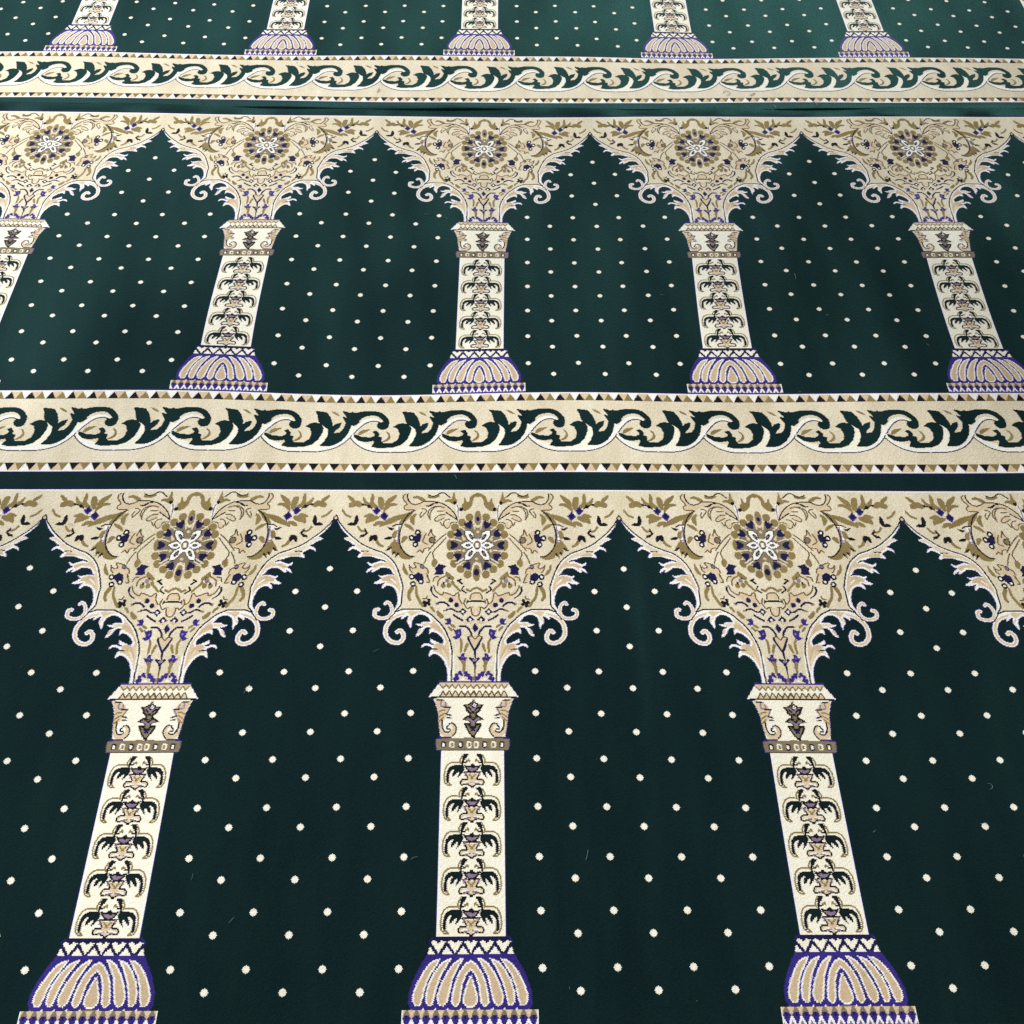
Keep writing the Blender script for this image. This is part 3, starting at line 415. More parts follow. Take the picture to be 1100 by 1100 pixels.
p L 1 0 0 -35.1,832.5 -29,831.6 -23.8,835.5 -18.8,831.7 -12.7,832.6 -17.6,840.3 -23.5,848.8 -29.8,840.2
p L 1 0 0 -10.2,832.7 -4.1,831.7 1,835.6 1.2,848.9 -5,840.3
p L 1 0 0 -35.9,839.4 -27.1,850.3 -44.1,850.2
p L 1 0 0 -11.5,839.5 -2.8,850.4 -19.8,850.3
p L 1 0 0 -61.3,839.3 -53.8,850.2 -64,850.1
s W 1 0 0 -33.7,845.9 -34.1,847 -35.1,847.7 -36.3,847.7 -37.4,847 -37.8,845.9 -37.4,844.8 -36.4,844.1 -35.2,844.1 -34.1,844.8
s W 1 0 0 -9.4,846 -9.7,847.1 -10.8,847.8 -12,847.8 -13,847.1 -13.4,846 -13.1,844.9 -12.1,844.2 -10.8,844.2 -9.8,844.9
p B 1 0 0 -63.9,850.7 1.2,851 1.3,858.4 -67.7,858.1
p W 1 0 0 -51.6,857.2 -44.6,856.3 -49.3,864.7 -59.9,879.6 -66.3,896.1 -68.8,908.8 -72.3,919.6 -79.1,921.8 -84.4,914.2 -84.8,905.1 -79.4,890.5 -70.1,873.9 -61.5,862.8
p S 1 0 0 -50.6,859.3 -46.9,856.8 -51.4,863.5 -62.1,878.5 -68.6,895.4 -71.1,908.3 -74.2,918.3 -78.1,919.8 -82.1,913.6 -82.4,905.6 -77.2,891.5 -68,875.1 -59.8,864.4
p W 1 0 0 -34.4,857.3 -28,856 -34.2,864.8 -41.9,877.8 -47.5,890.7 -51.1,903.5 -54.6,917.9 -59.4,922.8 -65.6,914.3 -65.1,901.6 -60.6,886.9 -52.1,872.2 -42.4,861
p S 1 0 0 -33.5,859.4 -30.4,856 -36.3,863.6 -44.1,876.8 -49.8,889.9 -53.4,902.9 -56.8,917.1 -58.6,920.7 -63.3,913.8 -62.7,902 -58.4,887.8 -50.1,873.4 -40.8,862.7
p W 1 0 0 -16.3,856.4 -9.8,856.4 -18.1,868.6 -25.8,883.4 -29.4,899.9 -33,914.4 -40.7,922.9 -47.8,916.2 -49,907.1 -43.6,890.7 -36,876 -26.2,862.9
p S 1 0 0 -15.3,858.5 -12.2,856.1 -20.2,867.5 -28.1,882.7 -31.7,899.4 -35.2,913.5 -41,920.7 -45.6,915.3 -46.7,907.5 -41.3,891.6 -33.9,877.1 -24.5,864.5
p W 1 0 0 1.3,858.4 -8.1,863 -17.9,876 -23.6,890.8 -26.9,905.4 -28,916.3 -21.3,923 -15.2,916.3 -13.4,905.5 -11.6,892.7 -6.8,879.8 1.5,870.5
p S 1 0 0 1.4,861.5 -6.4,864.6 -15.8,877.1 -21.3,891.4 -24.5,905.8 -25.7,915.7 -21.4,920.8 -17.4,915.5 -15.7,905.1 -13.9,892.2 -8.9,878.7 1.4,867.4
p W 1 0 0 1.6,879.5 -3.7,885.4 -7.6,896.4 -10.8,907.3 -11.2,916.3 -5.2,922.1 2.1,922.7
p S 1 0 0 1.6,882.6 -1.6,886.4 -5.3,897 -8.4,907.7 -9,915.7 -4.1,920.2 2.1,919.7
p Q 1 0 0 -96.5,928.8 -86.7,926.7 -85.9,924.1 2.1,924.5 2.3,936.1 -96.7,935.6
p L 1 0 0 -68.2,922.4 -63.7,929 -72.3,929
p L 1 0 0 -50.1,922.5 -45.6,929.1 -54.2,929.1
p L 1 0 0 -32.8,922.5 -28.3,929.2 -36.9,929.1
p L 1 0 0 -13.1,922.6 -8.6,929.3 -17.3,929.2
s B 1 0 0 -15,924.4 -16.3,926.5 -19.8,927.8 -24.2,927.8 -27.8,926.5 -29.2,924.3 -27.9,922.2 -24.4,921 -20,921 -16.4,922.3
s B 1 0 0 -34.7,924.3 -36,926.4 -39.5,927.7 -43.9,927.7 -47.5,926.4 -48.9,924.2 -47.6,922.1 -44.1,920.9 -39.7,920.9 -36.1,922.2
s B 1 0 0 -52,924.2 -53.3,926.3 -56.8,927.6 -61.2,927.6 -64.8,926.3 -66.2,924.2 -64.9,922.1 -61.4,920.8 -57,920.8 -53.5,922.1
s B 1 0 0 -70.1,924.1 -71.4,926.2 -74.9,927.5 -79.3,927.5 -82.9,926.2 -84.3,924.1 -83.1,922 -79.6,920.7 -75.2,920.7 -71.6,922
p B 1 0 0 -95.8,930.3 0.9,929.9 4.4,952.8 -94.2,953.2
# border
p L 0 0 0 -77.4,1060.6 -79.3,1069.8 -68.5,1083.5 -51.8,1097 -33.9,1104.5 -16.9,1107.4 11.6,1108 39.9,1106.7 58.3,1102.7 76.2,1095.1 91.2,1083 101.6,1070.8 106.5,1063.1 117.2,1043 113.2,1039.9 101.1,1030.6 84.8,1070.8 65.6,1087.6 42.3,1090.7 53.4,1077 57.9,1058.6 53.8,1041.6 46.1,1032.3 44.7,1058.7 31.6,1083.2 9.6,1094.7 -32,1087.9 -54.7,1080.4 -67.4,1069.7
p W 0 0 0 -79.3,1069.8 -68.5,1083.5 -51.8,1097 -33.9,1104.5 -16.9,1107.4 11.6,1108 39.9,1106.7 58.3,1102.7 76.2,1095.1 91.2,1083 101.6,1070.8 106.5,1063.1 105.5,1055.4 96.2,1066.2 88,1076.9 72.9,1088.5 57.2,1095.2 38.7,1098.9 10.4,1100.1 -18.3,1099 -35.4,1096.1 -53.4,1088 -68.9,1074.3
s G 0 0 0 -99.6,998.2 -93.2,999.8 -82.9,1002.9 -79.8,999.7 -74.1,1004.4 -67.3,1001.2 -59.2,999 -44.7,998 -27.5,998.9 -14.2,1005.8 -4.4,1018.4 -1.7,1027.8 -3.8,1040.9 -10.3,1045.6 -17.7,1044 -24,1037.8 -19.9,1031 -12.1,1034.1 -11.2,1027.8 -17.3,1016.9 -28.3,1009 -43,1008.4 -56.6,1013.9 -66.9,1024.9 -76,1034.9 -81.3,1028.1 -79.5,1021.8 -87.9,1015.5 -94.5,1006.1
p G 0 0 0 -94.8,1004.5 -82.9,1002.9 -67.2,1002.2 -63.9,1028 -75.6,1036.8 -82.7,1031.2 -89.1,1015.5
p W 0 0 0 -79.3,1069.8 -71.3,1060.9 -61.3,1042.9 -49.1,1029.8 -35.5,1024.1 -23.1,1026 -16.6,1031.9 -22.4,1037.8 -9.9,1040.3 -9.9,1032.5 -17.1,1024.1 -27,1017.2 -41.7,1016.3 -55.3,1021.7 -65.5,1032.7 -74,1046.1 -86.1,1065.2
l K 0 2.2 2.2 -72.1,1056.6 -61.4,1042 -49.1,1029.5 -35.6,1023.8 -23.1,1026 -17,1031
l K 0 2.1 2.1 -79.3,1069.8 -68.5,1083.5 -51.8,1097 -33.9,1104.5 -16.9,1107.4 11.6,1108 39.9,1106.7 58.3,1102.7 76.2,1095.1 91.2,1083 101.6,1070.8 106.5,1063.1
p G 0 0 0 84.2,1013.4 93.2,1016.5 102.3,1030.6 101.5,1043 95.5,1061.6 85.6,1076.9 72.9,1088.5 56.7,1091.6 43.4,1090.7 50.4,1081.6 56.6,1066.3 57.9,1058.6 56.1,1046.3 43.7,1035.4 41,1033.9 35.1,1026.1 31.3,1008.8 26.1,998.7 38.6,1000.9 48.5,1001.8 57.7,1015 62.8,1030.7 63.6,1043.2 70.1,1033.8 81.2,1030 78.4,1041.6 70,1050.9 66.2,1058 80.5,1057 88.7,1046.2 92.6,1030.6
p G 0 0 0 9.4,1040.2 19.1,1032.4 28.5,1030.8 38.5,1033.3 45.3,1043.2 44.2,1055.6 37.4,1074 25.1,1087.7 9.4,1093.8 -9.5,1094.8 -23.8,1094.5 -33.7,1091.8 -28.3,1081.8 -30.5,1075.7 -45.4,1079.4 -60.2,1076.4 -70.8,1066.7 -76,1057.5 -67.5,1062.1 -54.5,1068.2 -37.6,1068.7 -29.9,1065 -27.8,1058.9 -33.6,1052.8 -26.3,1050.6 -20.6,1058.9 -22.4,1066.6 -14.6,1067.4 -15.9,1077.2 -11.2,1083.9 8,1084.8 20.6,1074.1 23.6,1058.7 18.3,1043.3
s G 0 0 0 -4.5,1036.5 -5.5,1042.4 -9.9,1046 -16.2,1046 -21.8,1042.4 -24.7,1036.6 -23.8,1030.7 -19.3,1027.1 -13,1027.1 -7.3,1030.7
s O 0 0 0 -64.5,1059 -57.8,1049.1 -39.1,1046 -47.4,1053.4 -60.4,1061.5
s O 0 0 0 -6.8,1052 0.3,1055.7 3.9,1068 -2.7,1077.8 -13.1,1079.6 -3.8,1070.5 -1.1,1061.9
s O 0 0 0 59.5,998.6 70.6,1002.3 77.9,1011.2 66.2,1006.2"""
img = np.zeros((NR, NC), np.uint8)      # which yarn
part = np.zeros((NR, NC), np.uint8)     # which part of the design
FIELD, SPANDREL, ROSETTE, CAPITAL, SHAFT, BASE, BORDER, EDGE_TOP, EDGE_LOW, STRIP = range(10)
Y = YARN.index
r = lambda t: int(round(t/KT))

def smooth(q, closed):
    q = np.array(q, float); n = len(q); out = []
    for i in (range(n) if closed else range(n-1)):
        if closed: a, b, c, d = q[i-1], q[i], q[(i+1) % n], q[(i+2) % n]
        else: a, b, c, d = q[max(i-1, 0)], q[i], q[i+1], q[min(i+2, n-1)]
        for s in (0, .2, .4, .6, .8):
            out.append(.5*((2*b)+(c-a)*s+(2*a-5*b+4*c-d)*s*s+(3*b-3*c+d-a)*s**3))
    if not closed: out.append(q[-1])
    return np.array(out)

def put(ins, x0, y0, col, code):
    yy, xx = np.nonzero(ins); yy = yy+y0; xx = (xx+x0) % NC
    img[yy, xx] = col
    if code is not None: part[yy, xx] = FIELD if col == 0 and code != BORDER else code

def fill(q, col, code):
    q = np.asarray(q, float)/(KN, KT); q[:, 0] += NC/2
    x0, x1 = int(np.floor(q[:, 0].min()))-1, int(np.ceil(q[:, 0].max()))+1
    y0, y1 = max(0, int(np.floor(q[:, 1].min()))), min(NR, int(np.ceil(q[:, 1].max())))
    if y1 <= y0 or x1 <= x0: return
    X = np.arange(x0, x1)+.5; Yr = np.arange(y0, y1)+.5
    ins = np.zeros((len(Yr), len(X)), bool)
    tooth = ((np.arange(y0, y1) % 2)-.5)*.7            # neighbouring weft rows end half a knot apart
    for i in range(len(q)):
        xa, ya = q[i-1]; xb, yb = q[i]
        if ya == yb: continue
        m = (ya > Yr) != (yb > Yr)
        if m.any():
            xs = xa+(Yr[m]-ya)/(yb-ya)*(xb-xa)+tooth[m]
            ins[m] ^= X[None, :] < xs[:, None]
    put(ins, x0, y0, col, code)

def stroke(q, w0, w1, col, code):
    q = smooth(q, False)/(KN, KT); q[:, 0] += NC/2
    w0 = max(w0*1.18/KN, 1.95); w1 = max(w1*1.18/KN, 1.75); rr = max(w0, w1)/2+1
    x0, x1 = int(q[:, 0].min()-rr), int(q[:, 0].max()+rr)+1
    y0, y1 = max(0, int(q[:, 1].min()-rr)), min(NR, int(q[:, 1].max()+rr)+1)
    if y1 <= y0: return
    X, Yr = np.meshgrid(np.arange(x0, x1)+.5, np.arange(y0, y1)+.5)
    X = X+(((np.arange(y0, y1) % 2)-.5)*.4)[:, None]
    ins = np.zeros(X.shape, bool); n = len(q)-1
    for i in range(n):
        a, b = q[i], q[i+1]; d = b-a; l = d@d
        if l < 1e-9: continue
        s = np.clip(((X-a[0])*d[0]+(Yr-a[1])*d[1])/l, 0, 1)
        ins |= np.hypot(X-a[0]-s*d[0], Yr-a[1]-s*d[1]) <= (w0+(w1-w0)*(i+s)/n)/2
    put(ins, x0, y0, col, code)

def triangles(t0, t1, down, off, cols, code):
    a, b = r(t0), r(t1); p = NC/26.0; x = np.arange(NC)
    for j in range(b-a):
        f = (j+.5)/(b-a); f = 1-f if down else f
        s = ((x+.5-NC/2)-off/KN+((j % 2)-.5)*.7)/p; i = np.floor(s).astype(int); g = s-i-.5
        up = np.abs(g) < f/2; e = np.where(g > 0, i, i-1)
        c = np.where(up, np.where(i % 2 == 0, Y(cols[0]), Y(cols[1])), np.where(e % 2 == 0, Y(cols[2]), Y(cols[3])))
        img[a+j] = c

img[r(951):r(1160)] = Y('C'); part[r(951):r(1160)] = BORDER
img[r(953):r(956)] = Y('W'); triangles(956, 975, False, -7, 'KOTW', EDGE_TOP); part[r(949):r(975)] = EDGE_TOP
triangles(1138, 1157, True, -7, 'KOTW', EDGE_LOW); img[r(1157):r(1160)] = Y('W'); part[r(1138):r(1160)] = EDGE_LOW
img[r(949):r(953)] = Y('N')
part[r(1160):] = STRIP; img[r(1160):r(1164)] = Y('N'); img[r(1200):] = Y('N')
# seeds on the field: small eight-pointed dots in a staggered lattice
for k in range(9):
    for x in ((106.5, 218.5, 331, 443.5) if k > 1 else (218.5, 331)):
        yy, xx = np.mgrid[-5:6, -5:6]; cx, cy = x/KN+NC/2, (228+80.25*k)/KT
        if True:
            rad = np.hypot(xx, yy); ang = np.arctan2(yy, xx)
            rim = 3.65+.45*np.cos(8*ang)
            for a, b in zip(*np.nonzero(rad < rim)): img[int(cy)+a-5, (int(cx)+b-5) % NC] = Y('W') if rad[a, b] < 2.2 else Y('L')
for k in range(10):
    for x in ((162, 275, 388) if k > 2 else (275,)):
        yy, xx = np.mgrid[-5:6, -5:6]; cx, cy = x/KN+NC/2, (179.5+80.3*k)/KT
        rad = np.hypot(xx, yy); ang = np.arctan2(yy, xx); rim = 3.65+.45*np.cos(8*ang)
        for a, b in zip(*np.nonzero(rad < rim)): img[int(cy)+a-5, (int(cx)+b-5) % NC] = Y('W') if rad[a, b] < 2.2 else Y('L')
CODE = {'spandrel': SPANDREL, 'rosette': ROSETTE, 'capital': CAPITAL, 'shaft': SHAFT, 'motif': SHAFT, 'base': BASE, 'border': BORDER}
def draw(tok, dx, dt, code):
    k, c, m, w0, w1 = tok[:5]; q = [tuple(map(float, s.split(','))) for s in tok[5:]]
    for sx in ((1, -1) if m == '1' else (1,)):
        p = [(a*sx+dx, b+dt) for a, b in q]
        if k == 'p': fill(p, Y(c), code)
        elif k in 'wk':                                 # white-edged tan leaf, black-edged green wing
            before = img.copy(); img[:] = 99; fill(p if k == 'w' else smooth(p, True), Y(c), code); m_ = img != 99; img[:] = before; img[m_] = Y(c); e = m_.copy()
            ring = [(a, b) for a in range(-2, 3) for b in range(-2, 3) if a*a+b*b < 5] if k == 'k' else [(a, b) for a in range(-3, 4) for b in range(-3, 4) if a*a+b*b < 10]
            for dy, dx_ in ring: e &= np.roll(np.roll(m_, dy, 0), dx_, 1)
            img[e] = Y('T' if k == 'w' else 'G')
        elif k == 's': fill(smooth(p, True), Y(c), code)
        else: stroke(p, float(w0), float(w1), Y(c), code)
sec = ''; motif = []
for ln in CHART.strip().split('\n'):
    if ln[0] == '#': sec = ln[2:]; continue
    tok = ln.split(' ')
    if sec == 'motif':
        motif.append(tok)
        continue
    if motif:
        for k in range(5):
            for tk in motif: draw(tk, 0, k*56.7, SHAFT)
        motif = []
    if sec == 'border':
        for k in range(-1, 3): draw(tok, -3+k*PW/3, 0, None)
    else: draw(tok, 0, 0, CODE[sec])
# foot of the column, woven row by row
FT = 925.0
for j in range(r(FT), r(949)):
    t = j*KT; d = np.abs(np.arange(NC)+.5-NC/2)*KN; s = np.abs(((np.arange(NC)+.5-NC/2)*KN/14.1+.5) % 1-.5)*2
    inn = d < 98.5
    if t < FT+7:
        c = np.where(s < .75-(t-FT)/14, Y('T'), Y('Q'))
    elif t < FT+12: c = np.where(s < .45-(t-FT-7)/12, Y('S'), np.where(s > .8, Y('N'), Y('B')))
    else:
        w = .2+(t-FT-12)/12*.75
        c = np.where(s > w, Y('B'), np.where((s < w-.5) & (t > FT+18), Y('V'), Y('W')))
    c = np.where(d > 97, Y('W'), c)
    img[j, inn] = c[inn]; part[j, inn] = BASE
# olive leaves of the spandrel are woven a knot fuller
m_ = (part == SPANDREL) & (img == Y('O')); d_ = m_.copy()
for dy, dx_ in ((1, 0), (0, 1), (-1, 0)): d_ |= np.roll(np.roll(m_, dy, 0), dx_, 1)
img[d_ & (part == SPANDREL) & (img == Y('C'))] = Y('O')
# scroll leaves of the border stand a knot fuller, with a dark edge
m_ = (part == BORDER) & (img == Y('G')); d_ = m_.copy()
for dy, dx_ in ((1, 0), (-1, 0), (0, 1), (0, -1)): d_ |= np.roll(np.roll(m_, dy, 0), dx_, 1)
img[d_ & (part == BORDER) & ((img == Y('C')) | (img == Y('L')) | (img == Y('T')))] = Y('K')
# green enclosed by the curls belongs to the spandrel
green = (part == FIELD)
seed = np.zeros_like(green); seed[r(600):r(640), :] = True; seed &= green
n0 = -1
while seed.sum() != n0:
    n0 = seed.sum()
    for _ in range(12):
        g = seed.copy(); g[1:] |= seed[:-1]; g[:-1] |= seed[1:]; g |= np.roll(seed, 1, 1) | np.roll(seed, -1, 1); seed = g & green
part[green & ~seed & (np.arange(NR)[:, None] < r(440))] = SPANDREL
part[green & ~seed & (np.arange(NR)[:, None] >= r(440))] = BASE

# a thin navy and violet line where every motif meets the field
figure = ((part != FIELD) & (img != Y('G'))) & np.isin(part, (SPANDREL, CAPITAL, SHAFT, BASE)); d_ = figure.copy()
for dy, dx_ in ((1, 0), (-1, 0), (0, 1), (0, -1)): d_ |= np.roll(np.roll(figure, dy, 0), dx_, 1)
d_ &= (img == Y('G')) & ~figure & (part != SHAFT) & (np.arange(NR)[:, None] < r(835)); vv = rng.random(img.shape) < .75
img[d_] = np.where(vv, Y('B'), Y('N'))[d_]

# ------------------------------------------------------------------ yarns
def yarn(name, c1, c2, sheen=.3):
    m = bpy.data.materials.new(name); m.use_nodes = True; nt = m.node_tree; N = nt.nodes; Lk = nt.links.new
    b = N['Principled BSDF']; b.inputs['Roughness'].default_value = .92
    b.inputs['Specular IOR Level'].default_value = .04
    b.inputs['Sheen Weight'].default_value = sheen; b.inputs['Sheen Roughness'].default_value = .45
    b.inputs['Sheen Tint'].default_value = tuple(.5+.5*v for v in c1)+(1,) if name != 'green_yarn' else (.26, .86, .74, 1)
    geo = N.new('ShaderNodeNewGeometry')
    sc = N.new('ShaderNodeVectorMath'); sc.operation = 'MULTIPLY'; sc.inputs[1].default_value = (1000/KN, 1000/KT, 0); Lk(geo.outputs['Position'], sc.inputs[0])
    fl = N.new('ShaderNodeVectorMath'); fl.operation = 'FLOOR'; Lk(sc.outputs[0], fl.inputs[0])
    wn = N.new('ShaderNodeTexWhiteNoise'); wn.noise_dimensions = '3D'; Lk(fl.outputs[0], wn.inputs['Vector'])
    big = N.new('ShaderNodeTexNoise'); big.inputs['Scale'].default_value = 9; big.inputs['Detail'].default_value = 5; st = N.new('ShaderNodeVectorMath'); st.operation = 'MULTIPLY'; st.inputs[1].default_value = (2.2, .5, 1); Lk(geo.outputs['Position'], st.inputs[0]); Lk(st.outputs[0], big.inputs['Vector'])
    mx = N.new('ShaderNodeMix'); mx.data_type = 'RGBA'; mx.inputs[6].default_value = (*c1, 1); mx.inputs[7].default_value = (*c2, 1)
    ad = N.new('ShaderNodeMath'); ad.operation = 'MULTIPLY_ADD'; ad.inputs[1].default_value = .8; ad.use_clamp = True
    m2 = N.new('ShaderNodeMath'); m2.operation = 'MULTIPLY_ADD'; m2.inputs[1].default_value = 1.5; m2.inputs[2].default_value = -.65
    Lk(big.outputs['Fac'], m2.inputs[0]); Lk(wn.outputs['Value'], ad.inputs[0]); Lk(m2.outputs[0], ad.inputs[2]); Lk(ad.outputs[0], mx.inputs[0])
    Lk(mx.outputs[2], b.inputs['Base Color'])
    # pile: fine tufts, and the direction it has been brushed
    lay = N.new('ShaderNodeAttribute'); lay.attribute_name = 'pile_lay'
    tn = N.new('ShaderNodeVectorMath'); tn.operation = 'ADD'; Lk(geo.outputs['Normal'], tn.inputs[0]); Lk(lay.outputs['Vector'], tn.inputs[1])
    nm = N.new('ShaderNodeVectorMath'); nm.operation = 'NORMALIZE'; Lk(tn.outputs[0], nm.inputs[0])
    tf = N.new('ShaderNodeTexNoise'); tf.inputs['Scale'].default_value = 620; tf.inputs['Detail'].default_value = 3; Lk(geo.outputs['Position'], tf.inputs['Vector'])
    tc = N.new('ShaderNodeTexNoise'); tc.inputs['Scale'].default_value = 210; tc.inputs['Detail'].default_value = 2; Lk(geo.outputs['Position'], tc.inputs['Vector'])
    b2 = N.new('ShaderNodeBump'); b2.inputs['Strength'].default_value = .28; b2.inputs['Distance'].default_value = .003; Lk(tc.outputs['Fac'], b2.inputs['Height']); Lk(nm.outputs[0], b2.inputs['Normal'])
    bp = N.new('ShaderNodeBump'); bp.inputs['Strength'].default_value = .85; bp.inputs['Distance'].default_value = .0012
    Lk(tf.outputs['Fac'], bp.inputs['Height']); Lk(b2.outputs[0], bp.inputs['Normal']); Lk(bp.outputs[0], b.inputs['Normal'])
    return m
def s2l(*c): return tuple(((v/255)/12.92 if v/255 < .04045 else ((v/255+.055)/1.055)**2.4) for v in c)
YM = [yarn(n, s2l(*a), s2l(*b), s) for n, a, b, s in (
    ('green_yarn', (10, 26, 31), (17, 36, 36), .26), ('black_yarn', (18, 17, 21), (32, 30, 35), .2), ('violet_blue_yarn', (45, 34, 108), (62, 49, 138), .35),
    ('white_yarn', (236, 233, 226), (252, 249, 244), .2), ('ivory_yarn', (240, 234, 212), (250, 246, 228), .2), ('cream_yarn', (238, 228, 204), (210, 196, 164), .2),
    ('pink_beige_yarn', (226, 206, 172), (208, 184, 150), .15), ('sand_yarn', (196, 170, 134), (212, 188, 154), .5), ('olive_yarn', (128, 109, 66), (150, 132, 86), .2),
    ('taupe_yarn', (122, 108, 84), (142, 128, 102), .2), ('mauve_yarn', (124, 104, 126), (150, 132, 150), .15), ('navy_yarn', (24, 22, 55), (35, 32, 78), .2), ('brown_olive_yarn', (92, 74, 42), (112, 94, 58), .1))]

# ------------------------------------------------------------------ how the carpets lie on the floor
# measured stretch of the weave: (u, v in repeats, sideways mm, lengthways mm)
PULL = {0: ((-1.659,2.117,None,0.57), (-0.374,2.117,None,-0.03), (0.490,2.117,None,0.92), (1.796,2.117,None,-1.49), (-1.000,1.884,0.55,-1.57), (0.000,1.884,1.58,-0.18), (1.000,1.884,-7.38,0.16), (-1.500,2.001,-2.33,0.06), (-0.500,2.001,4.40,1.77), (0.500,2.001,-0.05,0.86), (1.500,2.001,-1.87,-2.88), (-1.000,1.316,-1.37,0.27), (0.000,1.316,-1.55,2.46), (1.000,1.316,-1.44,-2.61), (-1.000,0.615,-0.07,-0.49), (0.000,0.615,0.51,0.19), (1.000,0.615,1.21,0.51), (-1.000,0.422,-1.42,0.86), (0.000,0.422,0.84,-1.34), (1.000,0.422,4.88,1.39), (-1.997,4.070,0.23,-0.21), (-0.997,4.071,-1.04,3.10), (0.003,4.071,3.31,-7.60), (1.003,4.071,-2.70,-0.23), (2.003,4.071,3.86,5.74), (-1.497,4.188,0.27,1.45), (0.503,4.188,0.88,-6.37), (1.503,4.188,2.18,3.73), (2.503,4.189,2.90,3.26), (-0.997,3.515,5.72,-2.31), (1.003,3.515,-3.91,-3.45), (2.003,3.515,0.59,3.15), (-0.997,2.575,4.03,3.64), (0.003,2.575,-2.23,-3.24), (1.003,2.575,-9.66,-3.74), (-0.960,2.803,None,4.89), (0.014,2.803,None,-0.44), (0.976,2.803,None,2.13), (1.979,2.803,None,3.97), (-0.984,3.328,None,1.69), (0.006,3.328,None,-3.60), (1.002,3.328,None,0.24), (-0.991,2.623,None,5.08), (0.002,2.623,None,1.61), (0.972,2.623,None,3.80), (1.976,2.623,None,6.07), (0.286,2.664,None,8.88), (0.492,2.664,None,6.20), (-1.400,2.664,None,12.24), (0.190,2.723,None,3.90), (0.576,2.723,None,4.87), (-1.612,2.723,None,14.11), (-1.579,2.956,None,7.59), (-1.292,2.956,None,5.61), (0.493,2.956,None,-3.25), (-1.799,2.575,None,-0.86), (-1.570,2.575,None,-1.39), (-1.323,2.575,None,-2.65), (-0.847,2.575,None,-4.44), (-0.476,2.575,None,-7.48), (0.056,2.575,None,-6.35), (0.340,2.575,None,-2.16), (0.768,2.575,None,-4.84), (1.232,2.575,None,-5.92), (1.735,2.575,None,-4.85), (-1.699,2.195,None,4.64), (-1.250,2.195,None,4.76), (-0.799,2.195,None,3.97), (-0.044,2.195,None,4.03), (0.630,2.195,None,4.21), (1.308,2.195,None,3.93), (1.819,2.195,None,2.96), (-2.246,4.305,None,5.89), (-1.630,4.305,None,3.70), (-1.100,4.305,None,-1.82), (-0.526,4.305,None,-3.50), (0.673,4.305,None,2.62), (1.703,4.305,None,8.10), (2.560,4.305,None,12.52), (-1.803,2.723,-8.75,12.77), (-1.600,2.723,-6.88,13.30), (-1.395,2.723,-8.10,13.82), (-1.190,2.723,-5.75,14.35), (-1.803,3.016,-6.83,8.86), (-1.600,3.016,-5.30,9.52), (-1.395,3.016,-6.96,10.17), (-1.190,3.016,-4.71,10.84), (1.197,3.016,-9.74,5.31), (1.400,3.016,-6.13,5.98), (1.605,3.016,-9.14,6.61), (1.810,3.016,-9.86,7.25), (1.197,2.723,-10.14,7.72), (1.400,2.723,-5.97,8.25), (1.605,2.723,-8.18,8.75), (1.810,2.723,-9.38,9.26), (0.197,2.723,-3.94,4.71), (0.400,2.723,-1.74,5.23), (0.605,2.723,-15.91,5.67), (0.810,2.723,-11.83,6.20)), 1: ((-2.023,4.804,-4.90,5.52), (-0.023,4.803,-0.81,-5.75), (1.977,4.803,5.89,5.68), (-2.035,5.031,None,14.93), (-0.025,5.031,None,4.57), (1.985,5.031,None,16.68), (-2.022,4.851,None,13.29), (-0.023,4.851,None,2.10), (1.972,4.851,None,8.84), (-0.332,4.892,None,9.99), (-1.743,4.892,None,10.78), (-0.382,4.951,None,8.71), (0.383,4.951,None,15.48), (-2.046,4.951,None,17.70), (-0.386,5.038,None,10.60), (0.434,5.038,None,12.31), (-0.438,5.097,None,9.87), (0.436,5.097,None,13.49), (-0.442,5.184,None,6.51), (0.390,5.184,None,10.86), (-0.396,5.243,None,9.03), (0.392,5.243,None,13.11), (-2.332,4.804,None,3.26), (-1.774,4.804,None,0.65), (-1.168,4.804,None,-2.52), (-0.560,4.804,None,-7.02), (0.612,4.804,None,-3.01), (1.556,4.804,None,0.22), (2.699,4.804,None,6.20), (-2.276,4.424,None,2.95), (-1.698,4.424,None,2.58), (-1.117,4.424,None,0.16), (-0.444,4.424,None,-9.89), (0.590,4.424,None,-4.14), (1.497,4.424,None,4.50), (2.593,4.424,None,11.48))}
def rbf_fit(pts, j):
    q = np.array([(a, b, (c, d)[j]) for a, b, c, d in pts if (c, d)[j] is not None]); P = q[:, :2]
    K = np.exp(-((P[:, None]-P[None])**2).sum(-1)/(2*.45**2)); return P, np.linalg.solve(K+.08*np.eye(len(P)), q[:, 2])
RB = {k: (rbf_fit(v, 0), rbf_fit(v, 1)) for k, v in PULL.items()}
def pull(car, u, v, j):
    P, w = RB[car][j]; out = np.zeros_like(u)
    for (a, b), k in zip(P, w): out += k*np.exp(-((u-a)**2+(v-b)**2)/(2*.45**2))
    return out
WV = [(rng.uniform(3, 9), rng.uniform(3, 9), rng.uniform(0, 6.28), rng.uniform(-1, 1)) for _ in range(9)]
def height(x, y):
    z = np.zeros_like(x)
    for a, b, c, d in WV: z += d*np.sin(a*x+c+1.3*np.sin(b*y*.7))*np.sin(b*y+d*5)
    return z*.0009
TOP0 = 1.1642; SEAM_NEAR = TOP0+1.2033+.0325; SEAM_FAR = 3.593-1.1915
